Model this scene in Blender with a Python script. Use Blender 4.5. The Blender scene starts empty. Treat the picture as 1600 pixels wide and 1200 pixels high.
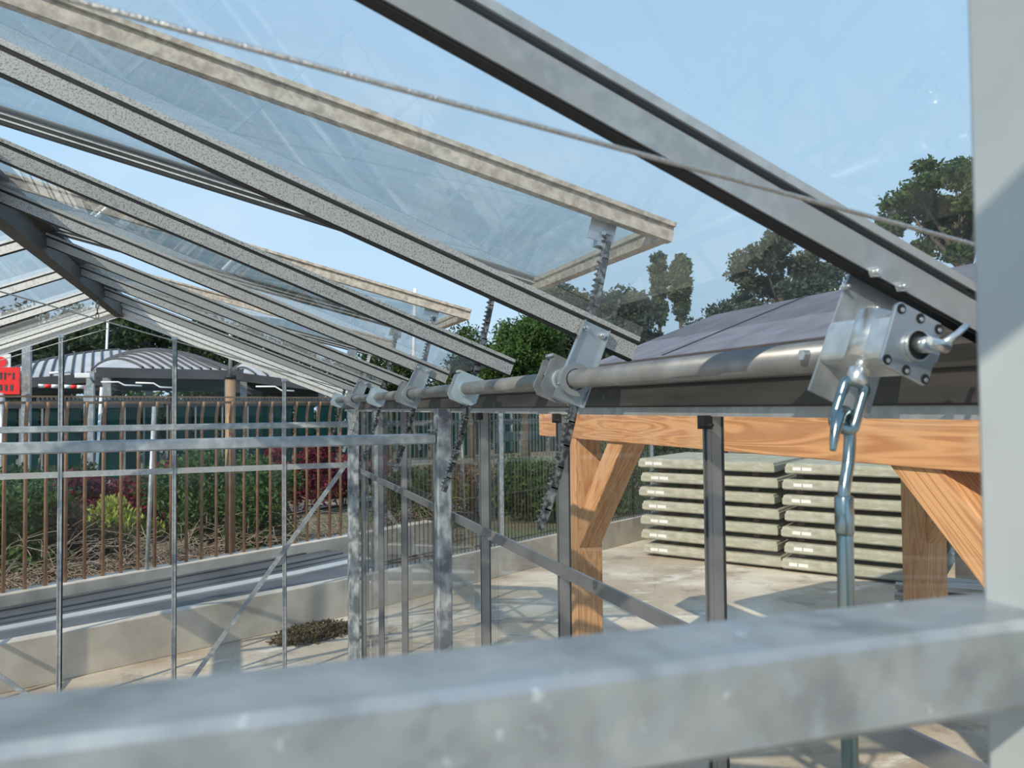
import bpy, bmesh, math, random
import numpy as np
from mathutils import Vector, Matrix
random.seed(7); rng = np.random.default_rng(11)
scene = bpy.context.scene
COL = scene.collection
H = 2.5                                   # eye height above the yard
# ------------------------------------------------------------------ camera
cam = bpy.data.cameras.new('camera'); camo = bpy.data.objects.new('camera', cam); COL.objects.link(camo)
cam.sensor_width = 36; cam.lens = 27.0; cam.clip_start = 0.02; cam.clip_end = 600
R = ((0.941394405, -0.000939604, -0.337306526), (-0.337164174, -0.0313641092, -0.940923277), (-0.00969522356, 0.999507584, -0.0298427977))
cm = Matrix(R).to_4x4()
# columns of R are not in order (world = R @ cam): rows are world axes
x_ax = Vector((R[0][0], R[1][0], R[2][0])); y_ax = Vector((R[0][1], R[1][1], R[2][1]))
x_ax.normalize(); y_ax = (y_ax - x_ax * y_ax.dot(x_ax)).normalized(); z_ax = x_ax.cross(y_ax)
m = Matrix((x_ax, y_ax, z_ax)).transposed().to_4x4(); m.translation = Vector((0, 0, H))
camo.matrix_world = m
cam.dof.use_dof = True; cam.dof.focus_distance = 3.2; cam.dof.aperture_fstop = 7.5
scene.camera = camo
# ------------------------------------------------------------------ sky, sun, exposure
world = bpy.data.worlds.new('sky'); scene.world = world; world.use_nodes = True
nt = world.node_tree; nt.nodes.clear()
wo = nt.nodes.new('ShaderNodeOutputWorld'); bg = nt.nodes.new('ShaderNodeBackground')
tc = nt.nodes.new('ShaderNodeTexCoord'); sx = nt.nodes.new('ShaderNodeSeparateXYZ'); rp = nt.nodes.new('ShaderNodeValToRGB')
cn = nt.nodes.new('ShaderNodeTexNoise'); cn.inputs['Scale'].default_value = 2.2; cn.inputs['Detail'].default_value = 6
cr = nt.nodes.new('ShaderNodeValToRGB'); mx = nt.nodes.new('ShaderNodeMixRGB'); mp = nt.nodes.new('ShaderNodeMapping')
mp.inputs['Scale'].default_value = (1, 1, 3.2)
rp.color_ramp.elements[0].position = 0.0; rp.color_ramp.elements[0].color = (0.57, 0.80, 0.99, 1)
rp.color_ramp.elements[1].position = 1.0; rp.color_ramp.elements[1].color = (0.30, 0.50, 0.84, 1)
e = rp.color_ramp.elements.new(0.45); e.color = (0.45, 0.70, 0.97, 1)
cr.color_ramp.elements[0].position = 0.5; cr.color_ramp.elements[0].color = (0, 0, 0, 1)
cr.color_ramp.elements[1].position = 0.85; cr.color_ramp.elements[1].color = (0.55, 0.55, 0.55, 1)
mx.inputs[2].default_value = (0.82, 0.88, 0.95, 1)
L = nt.links.new
L(tc.outputs['Generated'], sx.inputs[0]); L(sx.outputs['Z'], rp.inputs[0]); L(tc.outputs['Generated'], mp.inputs[0])
L(mp.outputs[0], cn.inputs['Vector']); L(cn.outputs['Fac'], cr.inputs[0]); L(cr.outputs[0], mx.inputs[0])
L(rp.outputs[0], mx.inputs[1]); L(mx.outputs[0], bg.inputs[0]); bg.inputs[1].default_value = 1.0; L(bg.outputs[0], wo.inputs[0])
sun = bpy.data.lights.new('sun', 'SUN'); suno = bpy.data.objects.new('sun', sun); COL.objects.link(suno)
SUN_AZ, SUN_EL = math.radians(53), math.radians(35)           # the light travels towards +X +Y
sd = Vector((math.sin(SUN_AZ) * math.cos(SUN_EL), math.cos(SUN_AZ) * math.cos(SUN_EL), -math.sin(SUN_EL)))
suno.rotation_euler = sd.to_track_quat('-Z', 'Y').to_euler(); suno.location = (-10, -10, 12)
sun.energy = 4.4; sun.angle = 0.009; sun.color = (1.0, 0.90, 0.75)
vs = scene.view_settings; vs.view_transform = 'Standard'; vs.look = 'None'; vs.exposure = 0.0; vs.gamma = 1.0; vs.use_curve_mapping = False

# ------------------------------------------------------------------ materials
def newmat(name):
    m_ = bpy.data.materials.new(name); m_.use_nodes = True
    return m_, m_.node_tree, m_.node_tree.nodes['Principled BSDF']
def surf(name, c1, c2=None, scale=8.0, rough=0.6, metal=0.0, bump=0.0, stretch=(1, 1, 1), detail=5, lo=0.35, hi=0.65, kind='noise', c3=None, s3=1.5, spec=None, coord='Object'):
    m_, t, b = newmat(name); N = t.nodes.new; K = t.links.new
    b.inputs['Roughness'].default_value = rough; b.inputs['Metallic'].default_value = metal
    if spec is not None: b.inputs['Specular IOR Level'].default_value = spec
    b.inputs['Base Color'].default_value = (*c1, 1)
    if c2 is None: return m_
    co = N('ShaderNodeTexCoord'); mp_ = N('ShaderNodeMapping'); mp_.inputs['Scale'].default_value = stretch
    K(co.outputs[coord], mp_.inputs[0])
    if kind == 'voronoi':
        n = N('ShaderNodeTexVoronoi'); n.inputs['Scale'].default_value = scale; out = n.outputs['Color']
    else:
        n = N('ShaderNodeTexNoise'); n.inputs['Scale'].default_value = scale; n.inputs['Detail'].default_value = detail; out = n.outputs['Fac']
    K(mp_.outputs[0], n.inputs['Vector'])
    r_ = N('ShaderNodeValToRGB'); K(out, r_.inputs[0])
    r_.color_ramp.elements[0].position = lo; r_.color_ramp.elements[0].color = (*c1, 1)
    r_.color_ramp.elements[1].position = hi; r_.color_ramp.elements[1].color = (*c2, 1)
    col = r_.outputs[0]
    if c3 is not None:
        n3 = N('ShaderNodeTexNoise'); n3.inputs['Scale'].default_value = s3; n3.inputs['Detail'].default_value = 4
        K(co.outputs[coord], n3.inputs['Vector']); r3 = N('ShaderNodeValToRGB'); K(n3.outputs['Fac'], r3.inputs[0])
        r3.color_ramp.elements[0].position = 0.48; r3.color_ramp.elements[1].position = 0.62
        x3 = N('ShaderNodeMixRGB'); K(r3.outputs[0], x3.inputs[0]); K(col, x3.inputs[1]); x3.inputs[2].default_value = (*c3, 1); col = x3.outputs[0]
    K(col, b.inputs['Base Color'])
    if bump:
        bp = N('ShaderNodeBump'); bp.inputs['Strength'].default_value = bump; bp.inputs['Distance'].default_value = 0.01
        K(out, bp.inputs['Height']); K(bp.outputs[0], b.inputs['Normal'])
    return m_
def glass(name, tint=(0.93, 0.96, 0.96), dust=0.08, dustcol=(0.6, 0.63, 0.62), scale=3.0, stretch=(1, 1, 1), refl=1.0, hi=None):
    m_, t, b = newmat(name); N = t.nodes.new; K = t.links.new; t.nodes.remove(b)
    o = t.nodes['Material Output']
    tr = N('ShaderNodeBsdfTransparent'); tr.inputs[0].default_value = (*tint, 1)
    gl = N('ShaderNodeBsdfGlossy'); gl.inputs['Roughness'].default_value = 0.015
    lw = N('ShaderNodeLayerWeight'); lw.inputs[0].default_value = 0.5
    pw = N('ShaderNodeMath'); pw.operation = 'POWER'; pw.inputs[1].default_value = 4.2; K(lw.outputs['Facing'], pw.inputs[0])
    mu = N('ShaderNodeMath'); mu.operation = 'MULTIPLY_ADD'; mu.inputs[1].default_value = 0.85; mu.inputs[2].default_value = 0.055 * refl; mu.use_clamp = True; K(pw.outputs[0], mu.inputs[0])
    a = N('ShaderNodeMixShader'); K(mu.outputs[0], a.inputs[0]); K(tr.outputs[0], a.inputs[1]); K(gl.outputs[0], a.inputs[2])
    df = N('ShaderNodeBsdfDiffuse'); df.inputs[0].default_value = (*dustcol, 1)
    tl = N('ShaderNodeBsdfTranslucent'); tl.inputs[0].default_value = (*dustcol, 1)
    dm = N('ShaderNodeMixShader'); dm.inputs[0].default_value = 0.55; K(df.outputs[0], dm.inputs[1]); K(tl.outputs[0], dm.inputs[2])
    co = N('ShaderNodeTexCoord'); mp_ = N('ShaderNodeMapping'); mp_.inputs['Scale'].default_value = stretch
    n = N('ShaderNodeTexNoise'); n.inputs['Scale'].default_value = scale; n.inputs['Detail'].default_value = 7; n.inputs['Roughness'].default_value = 0.65
    K(co.outputs['Object'], mp_.inputs[0]); K(mp_.outputs[0], n.inputs['Vector'])
    mr = N('ShaderNodeMapRange'); mr.inputs['From Min'].default_value = 0.35; mr.inputs['From Max'].default_value = 0.75
    mr.inputs['To Min'].default_value = dust * 0.55; mr.inputs['To Max'].default_value = hi if hi else dust * 2.0; K(n.outputs['Fac'], mr.inputs['Value'])
    f_ = N('ShaderNodeMixShader'); K(mr.outputs[0], f_.inputs[0]); K(a.outputs[0], f_.inputs[1]); K(dm.outputs[0], f_.inputs[2])
    K(f_.outputs[0], o.inputs['Surface'])
    return m_
def leafmat(name, c1, c2, c3=None, trans=0.35):
    m_, t, b = newmat(name); N = t.nodes.new; K = t.links.new; o = t.nodes['Material Output']
    g = N('ShaderNodeNewGeometry'); r_ = N('ShaderNodeValToRGB'); K(g.outputs['Random Per Island'], r_.inputs[0])
    r_.color_ramp.elements[0].color = (*c1, 1); r_.color_ramp.elements[1].color = (*c2, 1)
    if c3: e_ = r_.color_ramp.elements.new(0.5); e_.color = (*c3, 1)
    K(r_.outputs[0], b.inputs['Base Color']); b.inputs['Roughness'].default_value = 0.6; b.inputs['Specular IOR Level'].default_value = 0.3
    tl = N('ShaderNodeBsdfTranslucent'); K(r_.outputs[0], tl.inputs[0]); x_ = N('ShaderNodeMixShader'); x_.inputs[0].default_value = trans
    K(b.outputs[0], x_.inputs[1]); K(tl.outputs[0], x_.inputs[2]); K(x_.outputs[0], o.inputs['Surface'])
    return m_
def woodmat(name, c1, c2, c3, axis, tilt=0.0):
    m_, t, b = newmat(name); N = t.nodes.new; K = t.links.new
    st = {'x': (0.7, 9, 9), 'y': (9, 0.7, 9), 'z': (9, 9, 0.7)}[axis]
    co = N('ShaderNodeTexCoord'); mp_ = N('ShaderNodeMapping'); mp_.inputs['Scale'].default_value = st; ro = N('ShaderNodeMapping'); ro.inputs['Rotation'].default_value = (tilt, 0, 0); K(co.outputs['Object'], ro.inputs[0]); K(ro.outputs[0], mp_.inputs[0])
    n = N('ShaderNodeTexNoise'); n.inputs['Scale'].default_value = 0.9; n.inputs['Detail'].default_value = 3; n.inputs['Distortion'].default_value = 0.6
    K(mp_.outputs[0], n.inputs['Vector'])
    mt = N('ShaderNodeMath'); mt.operation = 'MULTIPLY'; mt.inputs[1].default_value = 60; K(n.outputs['Fac'], mt.inputs[0])
    sn = N('ShaderNodeMath'); sn.operation = 'SINE'; K(mt.outputs[0], sn.inputs[0])
    mr = N('ShaderNodeMapRange'); mr.inputs['From Min'].default_value = -1; K(sn.outputs[0], mr.inputs['Value'])
    r_ = N('ShaderNodeValToRGB'); K(mr.outputs[0], r_.inputs[0]); r_.color_ramp.elements[0].color = (*c1, 1); r_.color_ramp.elements[1].color = (*c2, 1)
    n2 = N('ShaderNodeTexNoise'); n2.inputs['Scale'].default_value = 2.6; n2.inputs['Detail'].default_value = 3; K(co.outputs['Object'], n2.inputs['Vector'])
    r2 = N('ShaderNodeValToRGB'); K(n2.outputs['Fac'], r2.inputs[0]); r2.color_ramp.elements[0].position = 0.5; r2.color_ramp.elements[1].position = 0.72
    x_ = N('ShaderNodeMixRGB'); K(r2.outputs[0], x_.inputs[0]); K(r_.outputs[0], x_.inputs[1]); x_.inputs[2].default_value = (*c3, 1)
    K(x_.outputs[0], b.inputs['Base Color']); b.inputs['Roughness'].default_value = 0.75
    bp = N('ShaderNodeBump'); bp.inputs['Strength'].default_value = 0.25; bp.inputs['Distance'].default_value = 0.004; K(mr.outputs[0], bp.inputs['Height']); K(bp.outputs[0], b.inputs['Normal'])
    return m_
M = {}
M['galv'] = surf('galvanised steel', (0.34, 0.36, 0.365), (0.54, 0.56, 0.56), 26, 0.42, 0.55, 0.05, c3=(0.30, 0.33, 0.35), s3=6)
M['galv_near'] = surf('galvanised box steel', (0.25, 0.275, 0.285), (0.42, 0.45, 0.455), 22, 0.36, 0.5, 0.15, c3=(0.36, 0.40, 0.42), s3=38)
M['galv_rough'] = surf('spangled galvanised steel', (0.20, 0.22, 0.235), (0.62, 0.65, 0.66), 22, 0.4, 0.4, 0.15, detail=10, c3=(0.17, 0.19, 0.21), s3=9, stretch=(1, 1, 0.45))
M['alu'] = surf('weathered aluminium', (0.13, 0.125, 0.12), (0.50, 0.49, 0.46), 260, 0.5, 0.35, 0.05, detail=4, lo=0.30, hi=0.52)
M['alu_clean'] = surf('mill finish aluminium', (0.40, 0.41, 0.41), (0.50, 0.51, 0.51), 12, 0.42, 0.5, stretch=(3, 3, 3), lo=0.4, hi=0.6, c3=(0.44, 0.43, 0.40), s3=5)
M['alu_tan'] = surf('sunlit tan aluminium sash', (0.36, 0.31, 0.25), (0.60, 0.54, 0.45), 50, 0.6, 0.15, 0.05, detail=6)  # tan tone puts the sunlight on the sash rails into the colour
M['alu_sunlit'] = surf('sunlit weathered aluminium', (0.50, 0.48, 0.44), (0.80, 0.79, 0.75), 60, 0.5, 0.1, 0.05, detail=5, lo=0.25, hi=0.5)  # aluminium paled in colour to carry sunlight on left and gable rafters
M['alu_bar'] = surf('aluminium glazing bar', (0.22, 0.22, 0.22), (0.30, 0.30, 0.30), 9, 0.4, 0.55)
M['post'] = surf('smooth grey aluminium post', (0.46, 0.49, 0.49), (0.52, 0.55, 0.54), 7, 0.45, 0.35)
M['zinc'] = surf('bright zinc plate', (0.42, 0.46, 0.48), (0.50, 0.54, 0.56), 18, 0.32, 0.75)
M['zinc_blue'] = surf('blue zinc plate', (0.42, 0.50, 0.53), (0.50, 0.57, 0.60), 18, 0.45, 0.35)
M['cast'] = surf('cast zinc alloy', (0.62, 0.64, 0.63), (0.78, 0.79, 0.77), 40, 0.3, 0.85, 0.06)
M['chrome'] = surf('blue passivated steel', (0.17, 0.25, 0.27), (0.34, 0.42, 0.44), 14, 0.2, 0.95, stretch=(1, 1, 0.3))
M['pipe'] = surf('dull galvanised pipe', (0.19, 0.185, 0.18), (0.34, 0.335, 0.33), 14, 0.42, 0.45, 0.04, stretch=(1, 0.6, 1), detail=8, c3=(0.25, 0.24, 0.22), s3=9)
M['rack'] = surf('dark greased steel', (0.07, 0.07, 0.07), (0.40, 0.40, 0.39), 60, 0.35, 0.75, 0.03, detail=6, lo=0.45, hi=0.66)
M['rack_pale'] = surf('pale zinc rack', (0.42, 0.42, 0.40), (0.60, 0.60, 0.57), 60, 0.45, 0.5)
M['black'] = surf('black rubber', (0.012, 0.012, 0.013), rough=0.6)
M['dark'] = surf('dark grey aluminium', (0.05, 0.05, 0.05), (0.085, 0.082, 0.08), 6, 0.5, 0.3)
M['gutter'] = surf('brown grey gutter', (0.05, 0.045, 0.04), (0.09, 0.08, 0.072), 5, 0.5, 0.3, stretch=(4, 0.5, 6))
M['cable'] = surf('stranded steel cable', (0.42, 0.41, 0.38), (0.62, 0.60, 0.56), 420, 0.35, 0.7, 0.4, detail=2)
M['glass_roof'] = glass('dusty roof glass', (0.95, 0.975, 0.975), 0.05, (0.50, 0.54, 0.54), 2.6, (0.7, 2.2, 0.7), 1.5)
M['glass_vent'] = glass('hazy vent glass', (0.80, 0.87, 0.88), 0.18, (0.34, 0.39, 0.39), 3.0, (0.6, 2.5, 0.6), 1.5)
M['glass_wall'] = glass('side wall glass', (0.94, 0.96, 0.95), 0.012, (0.5, 0.5, 0.46), 5, (1, 9, 0.35), 1.3)
M['glass_gable'] = glass('gable glass', (0.97, 0.98, 0.975), 0.003, (0.5, 0.5, 0.48), 4, (1, 1, 1), 0.5)
M['glass_teal'] = surf('green tinted glass', (0.002, 0.022, 0.021), (0.005, 0.055, 0.048), 0.6, 0.3, 0.0, lo=0.3, hi=0.7, spec=0.15)
M['wood_y'] = woodmat('larch timber beam', (0.46, 0.20, 0.075), (0.66, 0.33, 0.14), (0.60, 0.34, 0.17), 'y')
M['wood_z'] = woodmat('larch timber post', (0.50, 0.24, 0.10), (0.66, 0.36, 0.17), (0.58, 0.33, 0.17), 'z')
M['wood_up'] = woodmat('larch timber rising brace', (0.50, 0.23, 0.09), (0.70, 0.37, 0.17), (0.64, 0.36, 0.20), 'y', math.radians(-45))
M['wood_down'] = woodmat('larch timber falling brace', (0.50, 0.23, 0.09), (0.70, 0.37, 0.17), (0.64, 0.36, 0.20), 'y', math.radians(48))
M['bitumen'] = surf('grey bitumen felt', (0.11, 0.11, 0.13), (0.16, 0.16, 0.185), 5, 0.7, 0.0, 0.05)
M['concrete'] = surf('pale precast concrete', (0.50, 0.44, 0.36), (0.64, 0.57, 0.48), 3, 0.85, 0, 0.1, c3=(0.42, 0.37, 0.31), s3=1.3, detail=8)
M['slab'] = surf('weathered slab concrete', (0.30, 0.29, 0.22), (0.45, 0.43, 0.35), 5, 0.9, 0, 0.15, stretch=(1, 1, 3), c3=(0.33, 0.32, 0.23), s3=2.2, detail=8)
M['yard'] = surf('sandy concrete yard', (0.38, 0.295, 0.205), (0.53, 0.44, 0.33), 0.9, 0.92, 0, 0.1, detail=10, c3=(0.66, 0.58, 0.46), s3=0.6)
def stain_or_glint(mat, scale, col, lo, hi, amt, stretch=(1, 1, 1)):
    t = mat.node_tree; b = t.nodes['Principled BSDF']; N = t.nodes.new; K = t.links.new; src = b.inputs['Base Color'].links[0].from_socket
    co = N('ShaderNodeTexCoord'); mp_ = N('ShaderNodeMapping'); mp_.inputs['Scale'].default_value = stretch; n = N('ShaderNodeTexNoise'); n.inputs['Scale'].default_value = scale; n.inputs['Detail'].default_value = 12; n.inputs['Roughness'].default_value = 0.7
    K(co.outputs['Object'], mp_.inputs[0]); K(mp_.outputs[0], n.inputs['Vector']); r_ = N('ShaderNodeValToRGB'); r_.color_ramp.elements[0].position = lo; r_.color_ramp.elements[1].position = hi; r_.color_ramp.elements[1].color = (amt, amt, amt, 1)
    K(n.outputs['Fac'], r_.inputs[0]); x_ = N('ShaderNodeMixRGB'); K(r_.outputs[0], x_.inputs[0]); K(src, x_.inputs[1]); x_.inputs[2].default_value = (*col, 1); K(x_.outputs[0], b.inputs['Base Color'])
stain_or_glint(M['yard'], 1.7, (0.22, 0.18, 0.14), 0.53, 0.66, 0.75); stain_or_glint(M['yard'], 0.8, (0.78, 0.72, 0.62), 0.56, 0.62, 0.8, (0.6, 1.6, 1)); stain_or_glint(M['yard'], 9, (0.24, 0.20, 0.16), 0.6, 0.68, 0.6)
stain_or_glint(M['concrete'], 2.2, (0.30, 0.26, 0.21), 0.55, 0.70, 0.55, (1, 1, 0.5)); stain_or_glint(M['slab'], 6, (0.24, 0.24, 0.17), 0.54, 0.68, 0.6, (1, 1, 2)); stain_or_glint(M['slab'], 14, (0.60, 0.58, 0.52), 0.60, 0.68, 0.5)
stain_or_glint(M['galv_near'], 45, (0.75, 0.80, 0.82), 0.62, 0.68, 0.8); stain_or_glint(M['galv_near'], 7, (0.22, 0.24, 0.24), 0.52, 0.66, 0.6, (0.5, 1, 1))  # light flecks are zinc spangle plus highlights put into the colour
M['floor'] = surf('dull earth floor', (0.20, 0.18, 0.16), (0.30, 0.27, 0.24), 2, 0.9, 0, 0.1)
M['soil'] = surf('soil with litter', (0.10, 0.08, 0.055), (0.20, 0.165, 0.11), 3, 0.95, 0, 0.3, c3=(0.10, 0.13, 0.05), s3=0.5)
M['profile'] = surf('dark grey steel profile', (0.075, 0.08, 0.085), (0.14, 0.145, 0.15), 2.2, 0.45, 0.3, stretch=(0.4, 0.4, 4))
M['profile_pale'] = surf('pale aluminium profile', (0.50, 0.51, 0.50), (0.62, 0.62, 0.60), 2, 0.45, 0.3)
M['rust'] = surf('rusty brown tube', (0.26, 0.14, 0.075), (0.36, 0.21, 0.12), 9, 0.6, 0.1)
M['rust_pole'] = surf('brown painted pole', (0.22, 0.14, 0.075), (0.31, 0.20, 0.11), 5, 0.6, 0.1)
M['fence_dark'] = surf('dark fence wire', (0.06, 0.06, 0.055), (0.10, 0.10, 0.09), 9, 0.6, 0.3)
M['white'] = surf('white paint', (0.80, 0.80, 0.78), rough=0.5)
M['paper'] = surf('pale paper label', (0.72, 0.72, 0.68), rough=0.8)
M['red'] = surf('red paint', (0.85, 0.02, 0.015), rough=0.5)
M['canopy'] = surf('translucent canopy sheet', (0.40, 0.41, 0.43), (0.50, 0.51, 0.53), 1, 0.5)
M['canopy_dark'] = surf('dark canopy steel', (0.055, 0.055, 0.06), (0.08, 0.08, 0.085), 1, 0.6)
M['plank'] = surf('old grey plank', (0.22, 0.19, 0.16), (0.46, 0.42, 0.37), 4, 0.85, 0, 0.2, stretch=(0.5, 5, 5))
M['bark'] = surf('grey brown bark', (0.07, 0.055, 0.04), (0.13, 0.10, 0.075), 9, 0.9, 0, 0.4)
M['twig'] = surf('dry twig', (0.18, 0.13, 0.095), (0.36, 0.28, 0.21), 4, 0.9)
M['leaf'] = leafmat('oak leaf', (0.035, 0.07, 0.018), (0.10, 0.15, 0.04), (0.06, 0.10, 0.025))
M['leaf_dark'] = leafmat('dark leaf', (0.025, 0.045, 0.015), (0.065, 0.10, 0.03), (0.04, 0.07, 0.02))
M['leaf_grey'] = leafmat('distant leaf', (0.05, 0.07, 0.045), (0.11, 0.14, 0.08), (0.07, 0.10, 0.055))
M['leaf_poplar'] = leafmat('poplar leaf', (0.05, 0.09, 0.04), (0.12, 0.16, 0.07), (0.08, 0.12, 0.05))
M['leaf_hedge'] = leafmat('hedge leaf', (0.03, 0.075, 0.02), (0.10, 0.17, 0.04), (0.055, 0.11, 0.025))
M['leaf_lime'] = leafmat('yellow green leaf', (0.22, 0.28, 0.05), (0.42, 0.46, 0.12), (0.30, 0.36, 0.08))
M['leaf_red'] = leafmat('crimson leaf', (0.09, 0.012, 0.02), (0.25, 0.04, 0.055), (0.16, 0.02, 0.035))
M['leaf_brown'] = leafmat('dry brown leaf', (0.10, 0.07, 0.045), (0.22, 0.15, 0.10), (0.14, 0.12, 0.06))
M['grass'] = leafmat('grass blade', (0.12, 0.20, 0.03), (0.30, 0.38, 0.08), (0.20, 0.28, 0.05))

# ------------------------------------------------------------------ mesh builder
class MB:
    def __init__(s): s.v = []; s.f = []; s.sm = []
    def add(s, vs_, fs_, smooth=False):
        b = len(s.v); s.v += [tuple(p) for p in vs_]; s.f += [tuple(i + b for i in q) for q in fs_]; s.sm += [smooth] * len(fs_); return s
    def box(s, c, d, rot=None):
        x, y, z = d[0] / 2, d[1] / 2, d[2] / 2
        vs_ = [Vector((i * x, j * y, k * z)) for i in (-1, 1) for j in (-1, 1) for k in (-1, 1)]
        if rot is not None: vs_ = [rot @ p for p in vs_]
        vs_ = [p + Vector(c) for p in vs_]
        return s.add(vs_, [(0, 1, 3, 2), (4, 6, 7, 5), (0, 4, 5, 1), (2, 3, 7, 6), (0, 2, 6, 4), (1, 5, 7, 3)])
    def ext(s, prof, p0, p1, side, smooth=False):
        """profile (u, v): u along side, v along side x dir"""
        p0 = Vector(p0); p1 = Vector(p1); d = (p1 - p0).normalized(); sd_ = Vector(side); sd_ = (sd_ - d * sd_.dot(d)).normalized(); v = sd_.cross(d)
        n = len(prof); vs_ = [p + sd_ * a + v * b for p in (p0, p1) for a, b in prof]
        fs_ = [(i, (i + 1) % n, n + (i + 1) % n, n + i) for i in range(n)] + [tuple(range(n))[::-1], tuple(range(n, 2 * n))]
        return s.add(vs_, fs_, smooth)
    def beam(s, p0, p1, w, h, side=(0, 1, 0), r=0.0):
        a, b = w / 2, h / 2
        if r: pr = [(-a + r, -b), (a - r, -b), (a, -b + r), (a, b - r), (a - r, b), (-a + r, b), (-a, b - r), (-a, -b + r)]
        else: pr = [(-a, -b), (a, -b), (a, b), (-a, b)]
        return s.ext(pr, p0, p1, side)
    def tube(s, pts, r, n=12, cap=True, smooth=True):
        pts = [Vector(p) for p in pts]; k = len(pts); rs = r if isinstance(r, (list, tuple)) else [r] * k
        prev = None; vs_ = []
        for i, p in enumerate(pts):
            d = (pts[min(i + 1, k - 1)] - pts[max(i - 1, 0)]).normalized()
            if prev is None:
                a = Vector((0, 0, 1)) if abs(d.z) < 0.9 else Vector((1, 0, 0)); u = d.cross(a).normalized()
            else:
                u = (prev - d * prev.dot(d)).normalized()
            w = d.cross(u); prev = u
            vs_ += [p + (u * math.cos(t) + w * math.sin(t)) * rs[i] for t in [2 * math.pi * j / n for j in range(n)]]
        fs_ = [(i * n + j, i * n + (j + 1) % n, (i + 1) * n + (j + 1) % n, (i + 1) * n + j) for i in range(k - 1) for j in range(n)]
        s.add(vs_, fs_, smooth)
        if cap: b = len(s.v) - len(vs_); s.f += [tuple(b + j for j in range(n))[::-1], tuple(b + (k - 1) * n + j for j in range(n))]; s.sm += [False, False]
        return s
    def plate(s, pts2, o, ax, ay, t):
        """polygon pts2 in plane (ax, ay) at o, thickness t along ax x ay"""
        ax = Vector(ax); ay = Vector(ay); nz = ax.cross(ay).normalized(); o = Vector(o); n = len(pts2)
        vs_ = [o + ax * a + ay * b + nz * q for q in (-t / 2, t / 2) for a, b in pts2]
        return s.add(vs_, [tuple(range(n))[::-1], tuple(range(n, 2 * n))] + [(i, (i + 1) % n, n + (i + 1) % n, n + i) for i in range(n)])
    def build(s, name, mat, parent=None, bevel=0.0, loc=None):
        me = bpy.data.meshes.new(name)
        if loc is not None: s.v = [(a - loc[0], b - loc[1], c - loc[2]) for a, b, c in s.v]
        me.from_pydata(s.v, [], s.f); me.materials.append(mat); me.polygons.foreach_set('use_smooth', s.sm); me.update()
        bm_ = bmesh.new(); bm_.from_mesh(me); bmesh.ops.recalc_face_normals(bm_, faces=bm_.faces); bm_.to_mesh(me); bm_.free()
        o = bpy.data.objects.new(name, me); COL.objects.link(o)
        if loc is not None: o.location = loc
        if parent is not None: o.parent = parent; o.matrix_parent_inverse = Matrix.Translation(-Vector(parent.location)) if parent.type == 'EMPTY' else parent.matrix_world.inverted()
        if bevel:
            b_ = o.modifiers.new('bevel', 'BEVEL'); b_.width = bevel; b_.segments = 2; b_.limit_method = 'ANGLE'; b_.angle_limit = math.radians(40)
        return o
def mb(): return MB()
def tag(o, label=None, cat=None, group=None, kind=None):
    if label: o['label'] = label
    if cat: o['category'] = cat
    if group: o['group'] = group
    if kind: o['kind'] = kind
    return o
def root(name, loc, label=None, cat=None, group=None, kind=None):
    o = bpy.data.objects.new(name, None); o.empty_display_size = 0.1; COL.objects.link(o); o.location = loc
    return tag(o, label, cat, group, kind)
def circ(r, n=24, a0=0): return [(r * math.cos(a0 + 2 * math.pi * i / n), r * math.sin(a0 + 2 * math.pi * i / n)) for i in range(n)]
def P(x, y, z): return Vector((x, y, z + H))       # z relative to the eye level / eaves

# ------------------------------------------------------------------ ground
def grid_ground():
    g = mb(); g.add([(-1.0, -14, 0), (60, -14, 0), (60, 30, 0), (-1.0, 30, 0)], [(0, 1, 2, 3)]); return g
yard = mb().add([(1.02, -12, 0), (30, -12, 0), (30, 30, 0), (13, 16.2, 0), (7.03, 12.75, 0), (1.275, 9.55, 0), (-1.97, 8.08, 0), (-8, 5.6, 0), (-8, -12, 0), (-3.0, -12, 0), (-3.0, 7.6, 0), (1.02, 7.6, 0)], [tuple(range(12))]).build('yard_pavement', M['yard'])
tag(yard, kind='structure')
fl = mb().add([(-3.0, -12, 0), (1.02, -12, 0), (1.02, 7.6, 0), (-3.0, 7.6, 0)], [(0, 1, 2, 3)]).build('floor', M['floor']); tag(fl, kind='structure')
bed = mb().add([(-60, -6, -0.02), (-8, 5.6, -0.02), (-1.97, 8.1, -0.02), (7.03, 12.8, -0.02), (13, 16.2, -0.02), (30, 30, -0.02), (120, 60, -0.02), (120, 160, -0.02), (-120, 160, -0.02), (-120, -6, -0.02)], [tuple(range(10))]).build('planting_ground', M['soil']); tag(bed, kind='structure')

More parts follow.
